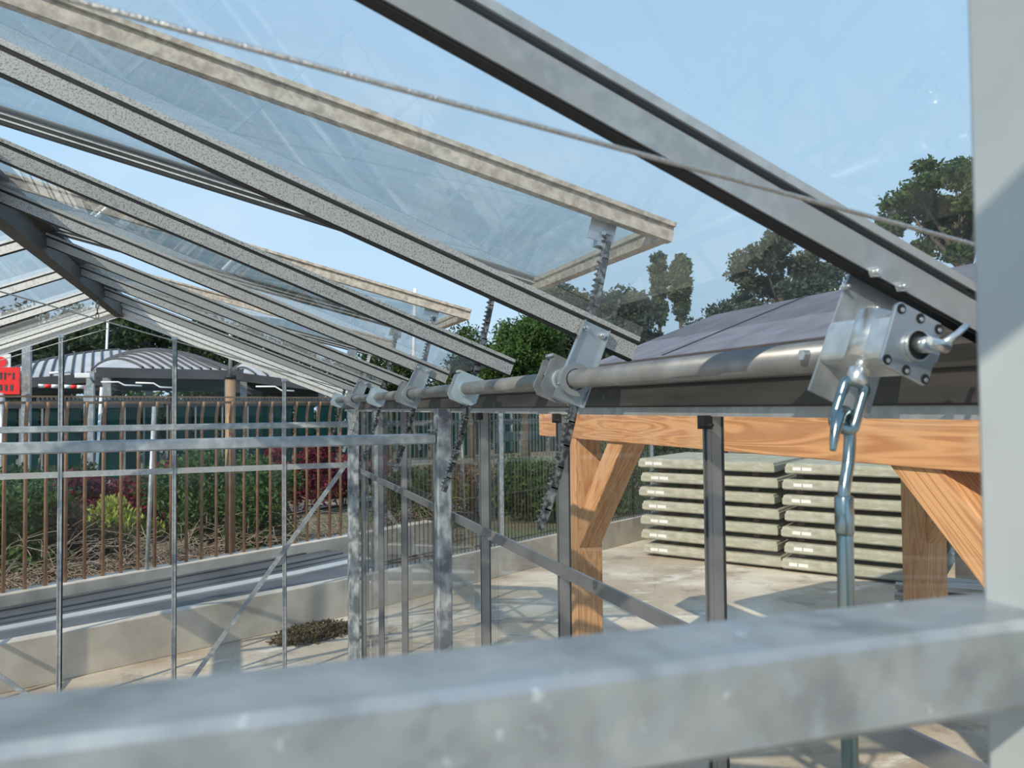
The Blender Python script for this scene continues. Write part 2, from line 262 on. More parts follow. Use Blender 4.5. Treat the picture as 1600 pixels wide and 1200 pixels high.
# ------------------------------------------------------------------ greenhouse geometry constants
RX, RZ = -0.98, 0.894            # ridge
EX, EZ = 0.976, 0.12             # right eave end of the rafters
LX = 2 * RX - EX
SL = (RZ - EZ) / (EX - RX)
YS = [-0.12, 0.84, 1.80, 2.76, 3.72, 4.68, 5.64, 6.60]
YG = 7.56
dn = Vector((1, 0, -SL)).normalized(); up_n = Vector((SL, 0, 1)).normalized()
dl = Vector((-1, 0, -SL)).normalized(); up_l = Vector((-SL, 0, 1)).normalized()
def rafter(y, left=False, big=1.0, seal_shade=False):
    a = P(RX, y, RZ); b = P(LX if left else EX, y, EZ); n = up_l if left else up_n
    if y < 1 and not left: b = b + dn * 0.09
    g = mb(); sd_ = (0, 1, 0)
    def lay(w, v0, v1):
        c0 = a + n * (v0 + v1) / 2; c1 = b + n * (v0 + v1) / 2
        g.beam(c0, c1, w, v1 - v0, sd_)
    if seal_shade: lay(0.022, -0.003, 0.001); lay(0.031, 0.042, 0.050)  # lower black strip paints the shade under the rafter, upper one is the gasket
    else: lay(0.030, 0.001, 0.042 * big); lay(0.014, 0.042 * big, 0.052); lay(0.040, 0.052, 0.064)
    return g
ceil = root('ceiling', (0, 0, H), kind='structure')
for y in YS:
    for lf in (False, True):
        ro = rafter(y, lf).build('rafter', M['alu_sunlit'] if lf else M['alu'] if y > 1 else M['alu_clean'], ceil)
        rafter(y, lf, 1.0, True).build('seal_shade_strip', M['black'], ro)
for left in (False, True):
    n = up_l if left else up_n; a = P(RX, YG, RZ); b = P(LX if left else EX + 0.02, YG, EZ)
    g = mb(); g.beam(a + n * 0.03, b + n * 0.03, 0.05, 0.07); g.beam(a - n * 0.035, b - n * 0.035, 0.02, 0.05); g.beam(a - n * 0.008 + Vector((0, -0.02, 0)), b - n * 0.008 + Vector((0, -0.02, 0)), 0.03, 0.012)
    g.beam(a + n * 0.07, b + n * 0.07, 0.065, 0.012); go = g.build('gable_rafter', M['alu_sunlit'], ceil); mb().beam(a - n * 0.010 + Vector((0, -0.012, 0)), b - n * 0.010 + Vector((0, -0.012, 0)), 0.03, 0.006).beam(a + n * 0.02 + Vector((0, -0.026, 0)), b + n * 0.02 + Vector((0, -0.026, 0)), 0.004, 0.006).build('seal_shade_strip', M['black'], go)
g = mb(); g.beam(P(RX, -0.3, RZ - 0.01), P(RX, YG, RZ - 0.01), 0.05, 0.09, (1, 0, 0)); g.beam(P(RX, -0.3, RZ + 0.075), P(RX, YG, RZ + 0.075), 0.16, 0.02, (1, 0, 0)); g.beam(P(RX, -0.3, RZ - 0.06), P(RX, YG, RZ - 0.06), 0.07, 0.012, (1, 0, 0))
g.build('ridge_beam', M['dark'], ceil)
def slope_pane(y0, y1, left, v=0.047, s0=0.02, s1=None):
    a = P(RX, 0, RZ); d = dl if left else dn; n = up_l if left else up_n; ln = (Vector((EX - RX, 0, RZ - EZ))).length
    s1 = ln if s1 is None else s1
    c = a + d * (s0 + s1) / 2 + n * v; c.y = (y0 + y1) / 2
    g = mb(); o0 = a + d * s0 + n * v; o1 = a + d * s1 + n * v
    g.add([(o0.x, y0, o0.z), (o1.x, y0, o1.z), (o1.x, y1, o1.z), (o0.x, y1, o0.z)], [(0, 1, 2, 3)]); return g
allY = YS + [YG]
OPEN = (2, 4, 6)
for i in range(len(allY) - 1):
    y0, y1 = allY[i] + 0.014, allY[i + 1] - 0.014
    if i not in OPEN: slope_pane(y0, y1, False).build('roof_pane', M['glass_roof'], ceil)
    slope_pane(y0, y1, True).build('roof_pane', M['glass_roof'], ceil)
# eaves: gutter with brown grey underside and pale band under it
g = mb(); g.ext([(0, 0), (0.14, 0), (0.17, 0.10), (0.165, 0.10), (0.135, 0.006), (0.02, 0.006), (0.0, 0.085), (-0.012, 0.085)], P(0.975, -1.2, -0.004), P(0.975, YG + 0.05, -0.004), (1, 0, 0))
g.beam(P(0.968, YG, 0.035), P(0.968, -1.2, 0.035), 0.006, 0.07, (1, 0, 0)); g.beam(P(0.962, YG, 0.055), P(0.962, -1.2, 0.055), 0.012, 0.008, (1, 0, 0))
g.build('gutter', M['gutter'], ceil)
g = mb(); g.ext([(0, 0), (0.14, 0), (0.17, 0.10), (-0.012, 0.085)], P(LX - 0.14, -1.2, -0.004), P(LX - 0.14, YG, -0.004), (1, 0, 0)); g.build('gutter', M['gutter'], ceil)

# walls
wr = root('wall_right', (1.0, 0, 0), kind='structure')
mb().beam(P(1.0, YG, -0.014), P(1.0, -1.2, -0.014), 0.03, 0.022, (1, 0, 0)).build('eave_beam', M['alu_clean'], wr)
WB = [-0.214, 0.626, 1.466, 2.306, 3.146, 3.986, 4.826, 5.666, 6.506, 7.346]
for y in WB:
    g = mb(); z0, z1 = 0.0, H - 0.026
    g.box((1.0, y - 0.003, (z0 + z1) / 2), (0.026, 0.024, z1 - z0)); g.box((0.984, y - 0.011, (z0 + z1) / 2), (0.008, 0.006, z1 - z0)); g.box((0.984, y + 0.006, (z0 + z1) / 2), (0.008, 0.006, z1 - z0))
    b_ = g.build('glazing_bar', M['alu_bar'], wr)
    mb().box((1.0155, y - 0.003, (z0 + z1) / 2), (0.005, 0.028, z1 - z0)).build('gasket', M['black'], b_)
    if 1 < y < 3.5: mb().box((0.978, y - 0.004, z1 - 0.012), (0.022, 0.026, 0.03)).tube([(0.97, y - 0.02, z1 - 0.018), (0.97, y - 0.045, z1 - 0.018)], 0.004, 8).build('clip', M['black'], b_)
for i in range(len(WB) - 1):
    y0, y1 = WB[i] + 0.012, WB[i + 1] - 0.018
    mb().add([(1.012, y0, 0.02), (1.012, y1, 0.02), (1.012, y1, H - 0.026), (1.012, y0, H - 0.026)], [(0, 1, 2, 3)]).build('wall_pane', M['glass_wall'], wr)
mb().beam(P(0.972, 7.5, -0.52), P(0.972, -0.6, -0.52), 0.010, 0.040, (1, 0, 0)).build('mid_rail', M['alu_bar'], wr)
wf = root('wall_far', (RX, YG, 0), kind='structure')
GX = [-2.366, -1.43, -0.53, 0.42]
for x in GX:
    zt = RZ - abs(x - RX) * SL - 0.055; g = mb(); z1 = H + zt
    g.box((x, YG - 0.005, z1 / 2), (0.030, 0.03, z1)); g.box((x - 0.012, YG - 0.022, z1 / 2), (0.010, 0.008, z1)); g.box((x + 0.012, YG - 0.022, z1 / 2), (0.010, 0.008, z1))
    b_ = g.build('glazing_bar', M['galv'], wf)
    mb().box((x + 0.018, YG, z1 / 2), (0.008, 0.03, z1)).build('gasket', M['black'], b_)
    g = mb(); g.box((x, YG - 0.03, z1 - 0.01), (0.05, 0.006, 0.03)); g.tube([(x - 0.012, YG - 0.03, z1 - 0.005), (x - 0.012, YG - 0.045, z1 - 0.005)], 0.007, 6); g.tube([(x + 0.014, YG - 0.03, z1 - 0.005), (x + 0.014, YG - 0.045, z1 - 0.005)], 0.007, 6); g.build('clip', M['cast'], b_)
xs = [LX] + GX + [1.0]
for i in range(len(xs) - 1):
    x0, x1 = xs[i] + 0.02, xs[i + 1] - 0.02
    zz = lambda x: H + RZ - abs(x - RX) * SL - 0.03
    pts = [(x0, YG, 0.02), (x1, YG, 0.02), (x1, YG, zz(x1))] + ([(RX, YG, H + RZ - 0.03)] if x0 < RX < x1 else []) + [(x0, YG, zz(x0))]
    mb().add(pts, [tuple(range(len(pts)))]).build('gable_pane', M['glass_gable'], wf)
mb().beam(P(LX, YG - 0.01, -0.545), P(1.0, YG - 0.01, -0.545), 0.014, 0.05, (0, 1, 0)).build('mid_rail', M['alu_clean'], wf)
g = mb(); g.beam(P(0.97, YG - 0.05, -0.56), P(-0.42, YG - 0.05, -2.47), 0.01, 0.04); g.build('diagonal_brace', M['galv'], wf)
g = mb(); g.beam(P(-2.93, YG - 0.05, -1.2), P(-1.55, YG - 0.05, -2.47), 0.01, 0.04); g.build('diagonal_brace', M['galv'], wf)
# columns and cross rails
def column(x, y, w, label, mat='galv_rough', ztop=-0.03):
    r = root('steel_column', (x, y, 0), label, 'column')
    mb().beam((x, y, 0.0), P(x, y, ztop), w, w, (1, 0, 0), 0.006).build('post', M[mat], r)
    mb().box((x, y, 0.006), (w + 0.09, w + 0.09, 0.012)).build('base_plate', M['galv'], r)
    g = mb(); g.box((x - w / 2 - 0.012, y - 0.01, H - 0.105), (0.05, 0.045, 0.006)); g.box((x - w / 2 - 0.003, y - 0.01, H - 0.075), (0.006, 0.045, 0.07))
    g.tube([(x - w / 2 - 0.022, y - 0.01, H - 0.12), (x - w / 2 - 0.022, y - 0.01, H - 0.085)], 0.006, 8); g.build('rail_bracket', M['galv'], r)
    return r
column(0.915, 3.53, 0.068, 'stout galvanised column with white zinc runs behind the second hanging rack', ztop=-0.006)
column(0.915, 6.50, 0.085, 'farther galvanised column at the corner beside the far gable wall', ztop=-0.006)
column(-2.86, 3.53, 0.068, 'galvanised column on the left side carrying the nearer cross rail')
def rail(y, z, label, x1=0.875, w=0.05, h=0.048):
    g = mb(); g.beam(P(-2.82, y, z), P(x1, y, z), w, h, (0, 1, 0), 0.006)
    return tag(g.build('cross_rail', M['galv']), label, 'rail', None)
rail(3.53, -0.145, 'wider grey box rail crossing the greenhouse to the stout zinc streaked column')
rail(6.50, -0.132, 'farther grey box rail just above the wider cross rail')
# the near frame right in front of the camera
r = root('near_frame_rail', (-0.05, 0.34, H - 0.145), 'out of focus galvanised box rail filling the bottom of the view', 'rail')
mb().beam(P(-1.6, 0.420, -0.1455), P(0.445, 0.336, -0.1455), 0.062, 0.049, (0, 1, 0), 0.0045).build('box_section', M['galv_near'], r)
r = root('near_frame_post', (0.42, 0.30, 0), 'blurred smooth grey post along the right edge of the view', 'post')
g = mb(); g.beam((0.483, 0.318, 0.0), P(0.483, 0.318, 1.2), 0.10, 0.075, (1, 0, 0), 0.006); g.build('post', M['post'], r)

# ------------------------------------------------------------------ roof vents (open)
VA = math.atan(0.252); vd = Vector((math.cos(VA), 0, -math.sin(VA))); vn = Vector((math.sin(VA), 0, math.cos(VA))); VL = 2.15
vnames = ['nearest open roof vent, its free corner above the first hanging rack', 'middle open roof vent lifted against blue sky', 'farthest open roof vent beside the far gable']
for k, i in enumerate(OPEN):
    y0, y1 = YS[i], YS[i + 1] if i + 1 < len(YS) else YG
    o = P(RX, 0, 0.966)
    r = root('roof_vent', (RX, y0, H + 0.966), vnames[k], 'roof vent', 'open roof vents')
    def rail_y(y, w, name, mat):
        a = o.copy(); a.y = y; g = mb(); g.beam(a + vn * 0.014, a + vd * VL + vn * 0.014, w, 0.028); g.beam(a + vn * 0.035, a + vd * VL + vn * 0.035, w * 0.55, 0.012); g.beam(a + vn * 0.048, a + vd * VL + vn * 0.048, w * 1.25, 0.012); return g.build(name, M[mat], r)
    rail_y(y0 + 0.005, 0.030, 'side_rail', 'alu_tan'); fr_ = rail_y(y1 - 0.005, 0.026, 'side_rail', 'dark'); a_ = o.copy(); a_.y = y1 - 0.005  # far rail coloured dark to stand for its shaded underside
    mb().beam(a_ + vn * 0.012, a_ + vd * VL + vn * 0.012, 0.032, 0.005).beam(a_ + vn * 0.030, a_ + vd * VL + vn * 0.030, 0.022, 0.005).build('pale_bead', M['alu_sunlit'], fr_)
    for s_, nm, ww in ((0.02, 'hinge_rail', 0.03), (VL - 0.02, 'bottom_rail', 0.04)):
        a = o + vd * s_; g = mb()
        g.beam(Vector((a.x, y0, a.z)) + vn * 0.012, Vector((a.x, y1, a.z)) + vn * 0.012, ww, 0.024, (1, 0, 0)); g.beam(Vector((a.x, y0, a.z)) + vn * 0.046, Vector((a.x, y1, a.z)) + vn * 0.046, ww, 0.014, (1, 0, 0)); g.beam(Vector((a.x, y0, a.z)) + vn * 0.03, Vector((a.x, y1, a.z)) + vn * 0.03, ww * 0.4, 0.014, (1, 0, 0))
        g.build(nm, M['alu_tan'] if nm == 'bottom_rail' else M['dark'], r)
    a = o + vd * 0.03 + vn * 0.032; b = o + vd * (VL - 0.03) + vn * 0.032
    mb().add([(a.x, y0 + 0.01, a.z), (b.x, y0 + 0.01, b.z), (b.x, y1 - 0.01, b.z), (a.x, y1 - 0.01, a.z)], [(0, 1, 2, 3)]).build('vent_pane', M['glass_vent'], r)
    for yy in (y0 + 0.03, y1 - 0.03):
        q = o + vd * 1.955; g = mb(); rot = Matrix.Rotation(VA, 3, 'Y')
        g.box((q.x, yy, q.z - 0.02), (0.075, 0.004, 0.065), rot); g.box((q.x - 0.0, yy + 0.012, q.z - 0.055), (0.03, 0.03, 0.02), rot); g.tube([(q.x, yy - 0.012, q.z - 0.03), (q.x, yy + 0.03, q.z - 0.03)], 0.006, 8); g.build('rack_plate', M['zinc'], r)

# ------------------------------------------------------------------ drive pipe, racks, brackets
PX, PZ = 0.80, 0.069
tag(mb().tube([P(PX, 0.80, PZ), P(PX, 3.0, PZ), P(PX, 6.72, PZ)], 0.0235, 28).build('drive_pipe', M['pipe']), 'long dull galvanised pipe running under the eave from gearbox to far gable', 'pipe')
arc = [(0.925, 0.455), (0.906, 0.36), (0.884, 0.27), (0.862, 0.18), (0.842, 0.09), (0.822, 0.01), (0.800, -0.08), (0.775, -0.16), (0.750, -0.235), (0.722, -0.31)]
def spline(pts, n):
    P_ = [pts[0]] + pts + [pts[-1]]; out = []
    segs = len(pts) - 1
    for s_ in range(n + 1):
        t = s_ / n * segs; i = min(int(t), segs - 1); u = t - i
        p0, p1, p2, p3 = [np.array(P_[i + j]) for j in range(4)]
        out.append(0.5 * (2 * p1 + (p2 - p0) * u + (2 * p0 - 5 * p1 + 4 * p2 - p3) * u * u + (3 * p1 - p0 - 3 * p2 + p3) * u ** 3))
    return out
def rack(y, mat, label):
    pts = spline(arc, 104); o3 = []
    r = root('vent_rack', (0.925, y, H + 0.455), label, 'toothed rack', 'curved toothed racks hanging from the drive pipe')
    g = mb(); ps = [P(a[0] + 0.0, y, a[1]) for a in pts[::8]]
    for i in range(len(ps) - 1):
        d = (ps[i + 1] - ps[i]).normalized(); nn = Vector((-d.z, 0, d.x))
        if nn.x > 0: nn = -nn
        e_ = 0.002
        g.beam(ps[i] - nn * 0.001 - d * e_, ps[i + 1] - nn * 0.001 + d * e_, 0.018, 0.006)
        for sgn in (-1, 1): g.beam(ps[i] - nn * 0.008 + Vector((0, sgn * 0.0075, 0)) - d * e_, ps[i + 1] - nn * 0.008 + Vector((0, sgn * 0.0075, 0)) + d * e_, 0.003, 0.016)
    g.build('channel', mat, r)
    g = mb()
    for i in range(1, 103, 2):
        p = P(pts[i][0], y, pts[i][1]); q = P(pts[i + 1][0], y, pts[i + 1][1]); d = (q - p).normalized(); nn = Vector((-d.z, 0, d.x))
        if nn.x > 0: nn = -nn
        p = p + nn * 0.002
        w = 0.0075
        vs_ = []
        for yy in (-w, w):
            for (a_, b_) in ((-0.0035, 0), (0.0035, 0), (0.0016, 0.009), (-0.0016, 0.009)): vs_.append(p + d * a_ + nn * b_ + Vector((0, yy, 0)))
        g.add(vs_, [(3, 2, 1, 0), (4, 5, 6, 7), (0, 1, 5, 4), (1, 2, 6, 5), (2, 3, 7, 6), (3, 0, 4, 7)])
    tag(g.build('teeth', mat, r), None, None, None, 'stuff')
RY = [1.83, 2.80, 3.75, 4.72, 5.67, 6.64]
rl = ['nearest and longest looking toothed rack, dark, ending left of the leftmost timber post', 'second dark toothed rack, passing in front of the stout galvanised column', 'third toothed rack, hanging left of the stout galvanised column', 'fourth toothed rack, slim and dark, ending below the wider cross rail', 'fifth toothed rack, pale grey, beside the far corner column', 'sixth and farthest toothed rack, short and black by the far gable']
for k, y in enumerate(RY): rack(y, M['rack_pale'] if k == 4 else M['rack'], rl[k])
sdir = Matrix.Rotation(math.atan(SL), 3, 'Y')                 # tilts plates square to the rafters
ax = sdir @ Vector((1, 0, 0)); az = sdir @ Vector((0, 0, 1))
def octo(w, h, c): return [(-w + c, -h), (w - c, -h), (w, -h + c), (w, h - c), (w - c, h), (-w + c, h), (-w, h - c), (-w, -h + c)]
def pinion(y, label, mat='zinc_blue', n0=0):
    r = root('pinion_housing', (PX, y, H + PZ), label, 'pinion bracket', 'pinion housings on the drive pipe')
    c = P(PX + 0.004, y, PZ)
    for dy in (-0.022, 0.030): mb().plate(octo(0.052, 0.054, 0.016), c + Vector((0, dy, 0)), ax, az, 0.003).build('side_plate', M[mat], r)
    g = mb(); g.plate([(-0.050, -0.004), (0.05, -0.004), (0.05, 0.004), (-0.05, 0.004)], c + az * 0.052 + Vector((0, 0.004, 0)), ax, az, 0.052); g.build('top_flange', M[mat], r)
    g = mb(); g.tube([c + Vector((-0.004, -0.019, 0)), c + Vector((-0.004, 0.028, 0))], 0.033, 24)
    for t in range(14):
        a_ = 2 * math.pi * t / 14; g.box(c + Vector((-0.004 + 0.036 * math.cos(a_), 0.004, 0.036 * math.sin(a_))), (0.008, 0.03, 0.006), Matrix.Rotation(-a_, 3, 'Y'))
    g.build('pinion', M['rack'], r)
    g = mb(); g.tube([c + Vector((-0.004, -0.034, 0)), c + Vector((-0.004, -0.022, 0))], 0.029, 24); g.build('hub', M['zinc_blue'], r)
pinion(2.76, 'blue grey pinion housing on the pipe where the second rack passes')
pinion(4.68, 'blue grey pinion housing between the two middle hanger plates')
pinion(6.60, 'small farthest pinion housing at the end of the pipe by the far gable')
pinion(1.87, 'pinion housing directly behind the largest hanger plate', 'galv')
pinion(3.79, 'pinion housing behind the hanger plate left of the stout column', 'galv')
pinion(5.71, 'pinion housing behind the smallest hanger plate', 'galv')
def hanger(y, label):
    r = root('pipe_hanger', (PX, y, H + PZ), label, 'bracket', 'hanger plates from rafters to drive pipe')
    c = P(PX + 0.006, y, PZ)
    g = mb(); g.plate([(-0.04, -0.062), (0.044, -0.062), (0.044, 0.150), (-0.030, 0.150)], c, ax, az, 0.003)
    g.plate([(-0.0015, -0.062), (0.0015, -0.062), (0.0015, 0.150), (-0.0015, 0.150)], c + ax * 0.043 + Vector((0, -0.006, 0)), ax, az, 0.014)
    g.plate([(-0.0115, -0.03), (-0.0085, -0.03), (0.0015, 0.150), (-0.0015, 0.150)], c + ax * (-0.030) + Vector((0, -0.006, 0)), ax, az, 0.014)
    g.build('plate', M['zinc'], r)
    g = mb(); outer = circ(0.042, 32); inner = circ(0.0275, 32); n = 32; cc = c + Vector((-0.006, -0.010, -0.002))
    vs_ = [cc + Vector((a, dy, b)) for dy in (-0.011, 0.011) for ring in (outer, inner) for a, b in ring]
    fs_ = []
    for j in range(n):
        j2 = (j + 1) % n; fs_ += [(j, j2, n + j2, n + j), (2 * n + j, 3 * n + j, 3 * n + j2, 2 * n + j2), (j, 2 * n + j, 2 * n + j2, j2), (n + j, n + j2, 3 * n + j2, 3 * n + j)]
    g.add(vs_, fs_); g.build('bearing_ring', M['dark_ring'], r)
    for s_ in (-0.020, 0.030):
        g = mb(); p = c + ax * s_ + az * 0.132
        g.tube([p + Vector((0, -0.002, 0)), p + Vector((0, -0.008, 0))], 0.0085, 6, smooth=False); g.tube([p + Vector((0, -0.008, 0)), p + Vector((0, -0.020, 0))], 0.0045, 10); g.build('bolt', M['cast'], r)
M['dark_ring'] = surf('grey plastic ring', (0.20, 0.22, 0.235), (0.25, 0.27, 0.28), 9, 0.45)
hanger(1.775, 'largest hanger plate with two shiny bolts, nearest on the pipe'); hanger(3.695, 'middle hanger plate with grey ring, above the stout column'); hanger(5.615, 'smallest hanger plate near the far end of the pipe')

# ------------------------------------------------------------------ gearbox
gb = root('vent_gearbox', (PX, 0.75, H + PZ), 'shiny cast metal gearbox bolted under the nearest rafter', 'gearbox')
c = P(PX + 0.008, 0.83, PZ + 0.006)
g = mb(); g.plate([(-0.040, -0.076), (0.070, -0.076), (0.070, 0.118), (-0.030, 0.118)], c + Vector((0.0, 0.030, 0)), ax, az, 0.004); g.build('mounting_plate', M['galv'], gb)
def rbox(g, o, w, h, y0, y1, rad, n=6):
    pr = []
    for (sx_, sz_, a0) in ((1, 1, 0), (-1, 1, 90), (-1, -1, 180), (1, -1, 270)):
        for k in range(n + 1):
            a_ = math.radians(a0 + 90 * k / n); pr.append((sx_ * (w - rad) + rad * math.cos(a_), sz_ * (h - rad) + rad * math.sin(a_)))
    m_ = len(pr); vs_ = [o + ax * a + az * b + Vector((0, yy, 0)) for yy in (y0, y1) for a, b in pr]
    g.add(vs_, [tuple(range(m_))[::-1], tuple(range(m_, 2 * m_))] + [(i, (i + 1) % m_, m_ + (i + 1) % m_, m_ + i) for i in range(m_)], False); return g
g = mb(); rbox(g, c + Vector((-0.004, 0, 0.0)), 0.037, 0.031, -0.082, 0.028, 0.011); g.build('housing', M['cast'], gb, 0.002)
g = mb(); g.tube([c - ax * 0.014 + az * 0.037 + Vector((0, -0.036, 0)), c - ax * 0.014 - az * 0.030 + Vector((0, -0.036, 0))], 0.031, 28); g.build('worm_housing', M['cast'], gb)
cp = mb(); hw, hh = 0.041, 0.043; cc = c + Vector((-0.002, -0.085, 0)) 
cov = [(-hw + .006, -hh), (hw - .006, -hh), (hw, -hh + .006), (hw, -0.014), (hw + .006, -0.004), (hw + .006, 0.010), (hw - .004, 0.02), (hw, 0.030), (hw - .006, hh), (-hw + .006, hh), (-hw, hh - .006), (-hw, -hh + .006)]
cover = cp.plate(cov, cc, ax, az, 0.006).build('cover_plate', M['zinc'], gb, 0.0012)
for (a_, b_) in ((-0.033, 0.034), (0.0, 0.035), (0.033, 0.034), (-0.033, -0.035), (0.0, -0.036), (0.033, -0.035)):
    q = cc + ax * a_ + az * b_ + Vector((0, -0.003, 0))
    mb().plate(circ(0.0066, 16), q + Vector((0, -0.0006, 0)), ax, az, 0.0012).build('bolt_hole', M['black'], cover)
    mb().tube([q + Vector((0, -0.001, 0)) + ax * .0012 - az * .001, q + Vector((0, -0.0022, 0)) + ax * .0012 - az * .001], 0.003, 10).build('bolt_head', M['cast'], cover)
g = mb(); ring = circ(0.0205, 32); ri = circ(0.0185, 32); q = cc + ax * 0.006 + Vector((0, -0.0045, 0)); n = 32
vs_ = [q + ax * a + az * b + Vector((0, dy, 0)) for dy in (-0.003, 0.001) for rg in (ring, ri) for a, b in rg]; fs_ = []
for j in range(n):
    j2 = (j + 1) % n; fs_ += [(j, j2, n + j2, n + j), (j, 2 * n + j, 2 * n + j2, j2), (n + j, n + j2, 3 * n + j2, 3 * n + j)]
g.add(vs_, fs_); g.build('hub_ring', M['cast'], cover)
mb().plate(circ(0.0183, 28), q + Vector((0, 0.0008, 0)), ax, az, 0.001).build('hub_opening', M['black'], cover)
g = mb(); s0 = q + Vector((0.000, 0.0, 0)); g.tube([s0, s0 + Vector((0.0, -0.020, 0.0))], 0.0105, 20); sh = g.build('output_shaft', M['zinc'], gb)
g = mb(); e0 = s0 + Vector((0.004, -0.018, 0.0)); g.tube([e0 + ax * -0.008, e0 + ax * 0.024 + az * 0.006], 0.0078, 14); g.tube([e0 + ax * 0.014 + az * 0.004, e0 + ax * 0.034 + az * 0.028, e0 + ax * 0.046 + az * 0.046], [0.0055, 0.0046, 0.004], 12); g.build('pin', M['cast'], sh)
for (a_, b_, w_) in ((-0.022, 0.105, .008), (0.028, 0.105, .0075), (-0.036, 0.082, 0.0045), (0.022, 0.074, .0045)):
    q2 = c + ax * a_ + az * b_ + Vector((0, -0.005 if b_ > .1 else 0.028, 0)); g = mb(); g.tube([q2, q2 + Vector((0, -0.007, 0))], w_, 6, smooth=False); g.tube([q2 + Vector((0, -0.006, 0)), q2 + Vector((0, -0.013, 0))], w_ * .5, 10); g.build('bolt', M['cast'], gb)
g = mb(); q2 = P(PX - 0.020, 0.90, PZ + 0.002); g.tube([q2, q2 + Vector((-0.014, 0, 0.0))], 0.008, 6, smooth=False); g.build('pipe_bolt', M['cast'], gb)
# input eye under the gearbox
J = c - ax * 0.028 - az * 0.026 + Vector((0, -0.040, 0))
ex = Vector((-0.40, 0.0, -1)).normalized()
g = mb(); g.tube([J, J + ex * 0.020], 0.0075, 16); g.tube([J + ex * 0.017, J + ex * 0.0185, J + ex * 0.034, J + ex * 0.040], [0.0115, 0.0135, 0.0135, 0.011], 20); stub = g.build('input_stub', M['cast'], gb)
lo0 = J + ex * 0.032; W_ = Vector((0.955, -0.30, 0)).normalized(); W_ = (W_ - ex * W_.dot(ex)).normalized()
loop = []
hl, wl = 0.020, 0.0135
for k in range(33):
    t = 2 * math.pi * k / 32; s_ = math.sin(t); q = math.cos(t)
    loop.append(lo0 + ex * (0.004 + hl + wl * 0.9 + (hl if q > 0 else -hl) * 0 + (hl * max(-1, min(1, q * 1.7)) + wl * q * 0.9)) + W_ * (wl * (1 if s_ > 0 else -1) * min(1, abs(s_) * 1.25) ** 0.8))
mb().tube(loop, 0.0072, 16, cap=False).build('eye_link', M['chrome'], gb)
lowest = lo0 + ex * (0.004 + 2 * hl + 2 * wl * 0.9)
# crank rod hooked in the eye
K0 = lowest - ex * 0.014
cr_ = root('crank_rod', (K0.x, K0.y, 0.9), 'blue grey steel crank rod hooked into the gearbox eye and hanging down', 'crank rod')
hk = [K0 + Vector((-0.036, -0.016, -0.040)), K0 + Vector((-0.029, -0.013, -0.018)), K0 + Vector((-0.017, -0.007, 0.003)), K0 + Vector((-0.002, 0.0, 0.0095)), K0 + Vector((0.009, 0.006, 0.004)), K0 + Vector((0.014, 0.008, -0.012)), K0 + Vector((0.014, 0.008, -0.032)), K0 + Vector((0.008, 0.005, -0.058)), K0 + Vector((-0.001, 0.001, -0.080)), K0 + Vector((-0.006, -0.001, -0.098)), K0 + Vector((-0.007, -0.002, -0.125))]
sp = spline([tuple(p) for p in hk], 60)
rad = [0.0035 + 0.0042 * min(1, i / 9) for i in range(61)]
mb().tube([Vector(p) for p in sp], rad, 16).build('hook', M['chrome'], cr_)
tb = hk[-1]
mb().tube([tb + Vector((0, 0, 0.024)), tb + Vector((0, 0, -0.030)), tb + Vector((0.001, 0, -1.2))], 0.0105, 20).build('tube', M['chrome'], cr_)
mb().tube([tb + Vector((0, 0, 0.026)), tb + Vector((0, 0, 0.024)), tb + Vector((0, 0, -0.020)), tb + Vector((0, 0, -0.024))], [0.0105, 0.0118, 0.0118, 0.0105], 20).build('collar', M['chrome'], cr_)

# ------------------------------------------------------------------ cables
def cable(p0, p1, r, label, sag=0.0):
    pts = [Vector(p0).lerp(Vector(p1), t / 12) - Vector((0, 0, sag * 4 * (t / 12) * (1 - t / 12))) for t in range(13)]
    return tag(mb().tube(pts, r, 10).build('steel_cable', M['cable']), label, 'cable')
cable(P(-0.98, 0.62, 0.418), P(0.90, 0.62, 0.155), 0.0024, 'twisted steel cable slanting across the sky in front of the nearest rafter')
cable(P(-2.4, 4.35, 0.42), P(-2.1, 4.5, 0.44), 0.003, 'short steel cable end at the left eave') if False else None
cable(P(-1.55, 4.79, 0.748), P(0.88, 6.46, 0.15), 0.0045, 'thin far steel cable dropping from left to the far corner of the roof')
cable(P(-2.9, 7.4, 0.05), P(-1.05, 7.4, 0.71), 0.004, 'thin wire rising from the left eave toward the ridge end')
ch = root('ridge_chain', (RX, 6.3, H + 0.85), 'short dark chain hanging from the ridge to the far cable', 'chain')
for k in range(4):
    g = mb(); zc = H + 0.81 - k * 0.035; lp = []
    for q in range(17):
        t = 2 * math.pi * q / 16; u = 0.010 * math.cos(t); w = 0.022 * math.sin(t)
        lp.append(Vector((RX + (u if k % 2 else 0) + 0.01, 6.35 + (0 if k % 2 else u), zc + w)))
    g.tube(lp, 0.0035, 8, cap=False); g.build('link', M['rack'], ch)

